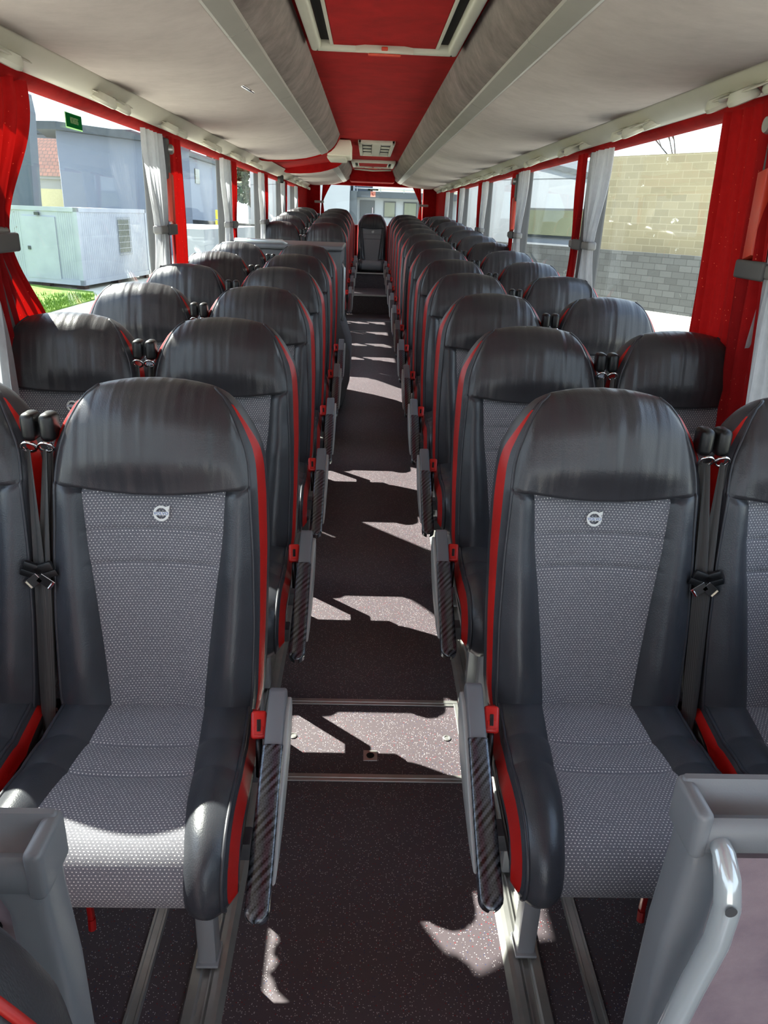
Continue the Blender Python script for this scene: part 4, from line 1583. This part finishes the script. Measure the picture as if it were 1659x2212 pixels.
# white building
root = empty('building', (WA.x, WA.y, GZ))
tag(root, 'white building with a wide window and pitched roof behind the dark wall', 'building')
def wpart(name, mat, s0, s1, o0, o1, z0, z1, parent=root):
    m = MB(); wbox(m, s0, s1, o0, o1, z0, z1)
    for v in m.bm.verts: v.co -= Vector((WA.x, WA.y, GZ))
    return m.build(name, mat, parent)
wpart('walls', 'white_render', -30, .95, 1.0, 9, GZ, 3.35)
def gable(name, mat, pts, o0, o1):
    m = MB()
    v0 = [m.bm.verts.new(wl_(s_, o0, z) - Vector((WA.x, WA.y, GZ))) for s_, z in pts]
    v1 = [m.bm.verts.new(wl_(s_, o1, z) - Vector((WA.x, WA.y, GZ))) for s_, z in pts]
    m.bm.faces.new(v0); m.bm.faces.new(list(reversed(v1)))
    for i in range(len(pts)): m.bm.faces.new((v0[i], v1[i], v1[(i + 1) % len(pts)], v0[(i + 1) % len(pts)]))
    bmesh.ops.recalc_face_normals(m.bm, faces=m.bm.faces)
    return m.build(name, mat, root)
gable('gable', 'white_render', [(-30, 3.3), (.95, 3.3), (-1.7, 3.78), (-4.6, 4.3), (-30, 4.3)], 1.0, 9)
gable('roof', 'dark_roof', [(1.0, 3.26), (1.0, 3.46), (-1.7, 3.96), (-4.6, 4.48), (-4.6, 4.28), (-1.7, 3.78)], .92, 9)
w_ = wpart('window_frame', 'frame_dark', -3.2, .68, .93, 1.02, 1.05, 2.2)
wpart('pane', 'window_dark', -3.12, .60, .90, .95, 1.15, 2.12, w_)
wpart('corner_strip', 'cream_paint', 0.76, .96, .94, 1.05, GZ, 3.3)
w_ = wpart('vent', 'frame_dark', -3.7, -3.42, .93, 1.02, 3.12, 3.32)
# bare tree tops over the beige wall
root = empty('tree', (16.5, 40.5, GZ))
tag(root, 'bare twiggy treetop just above the beige block wall', 'tree')
m = MB()
rr = random.Random(2)
def twig(p, d, L, r, dep):
    q = p + d * L
    m.tube([p, (p + q) / 2 + Vector((rr.uniform(-.05, .05),) * 3) * L, q], [r, r * .8, r * .6], 4)
    if dep:
        for _ in range(3): twig(q, (d + Vector((rr.uniform(-.6, .6), rr.uniform(-.6, .6), rr.uniform(0, .3)))).normalized(), L * .68, r * .55, dep - 1)
twig(Vector((0, 0, 0)), Vector((0, 0, 1)), 3.4, .14, 5)
m.build('branches', 'bark', root)

# rear view
root, ax, ay = bld('building', [(-3.3, 30), (-.76, 30), (-.76, 42), (-3.3, 42)], GZ, 6.5, 'white_render', 'plain white gable wall seen at the left of the rear window')
root = empty('building', (0, 31.5, GZ))
tag(root, 'white annex with a grey door and two windows behind the rear window', 'building')
def rb(name, mat, x0, x1, y0, y1, z0, z1, parent=root): return MB().box((x0, y0, z0 - GZ), (x1, y1, z1 - GZ)).build(name, mat, parent)
rb('walls', 'rear_white', -.62, 3.6, 0, 6, GZ, 2.32)
rb('fascia', 'dark_roof', -.62, 3.6, -.4, 0, 2.30, 2.52)
rb('return_wall', 'dark_roof', -.75, -.50, -1.2, 0, GZ, 2.5)
d_ = rb('door', 'frame_dark', -.38, .20, -.04, 0, GZ, 2.2)
rb('handle', 'chrome', .10, .12, -.1, -.05, 1.2, 1.95, d_)
for x0, x1 in ((.54, 1.02), (1.32, 1.86), (1.90, 2.5)):
    f_ = rb('window_frame', 'frame_dark', x0, x1, -.04, 0, 1.60, 2.19)
    rb('pane', 'window_dark', x0 + .04, x1 - .04, -.06, -.03, 1.64, 2.15, f_)
m = MB(); m.prism([(-.4, 2.55 - GZ), (-.4, 2.60 - GZ), (4, 4.2 - GZ), (4, 4.1 - GZ)], 'x', .1, 3.6); m.build('glass_canopy', 'canopy_cream', root)
rb('dormer', 'grey_cladding', -.60, .1, .2, 5, 2.5, 3.6)
m = MB()
m.tube([(-.6, -.45, 2.62 - GZ), (3.6, -.45, 2.6 - GZ)], .02, 6)
for q in range(5): m.tube([(-.5 + q * .9, -.45, 2.5 - GZ), (-.5 + q * .9, -.45, 2.66 - GZ)], .018, 6)
m.build('gutter', 'painted_steel', root)
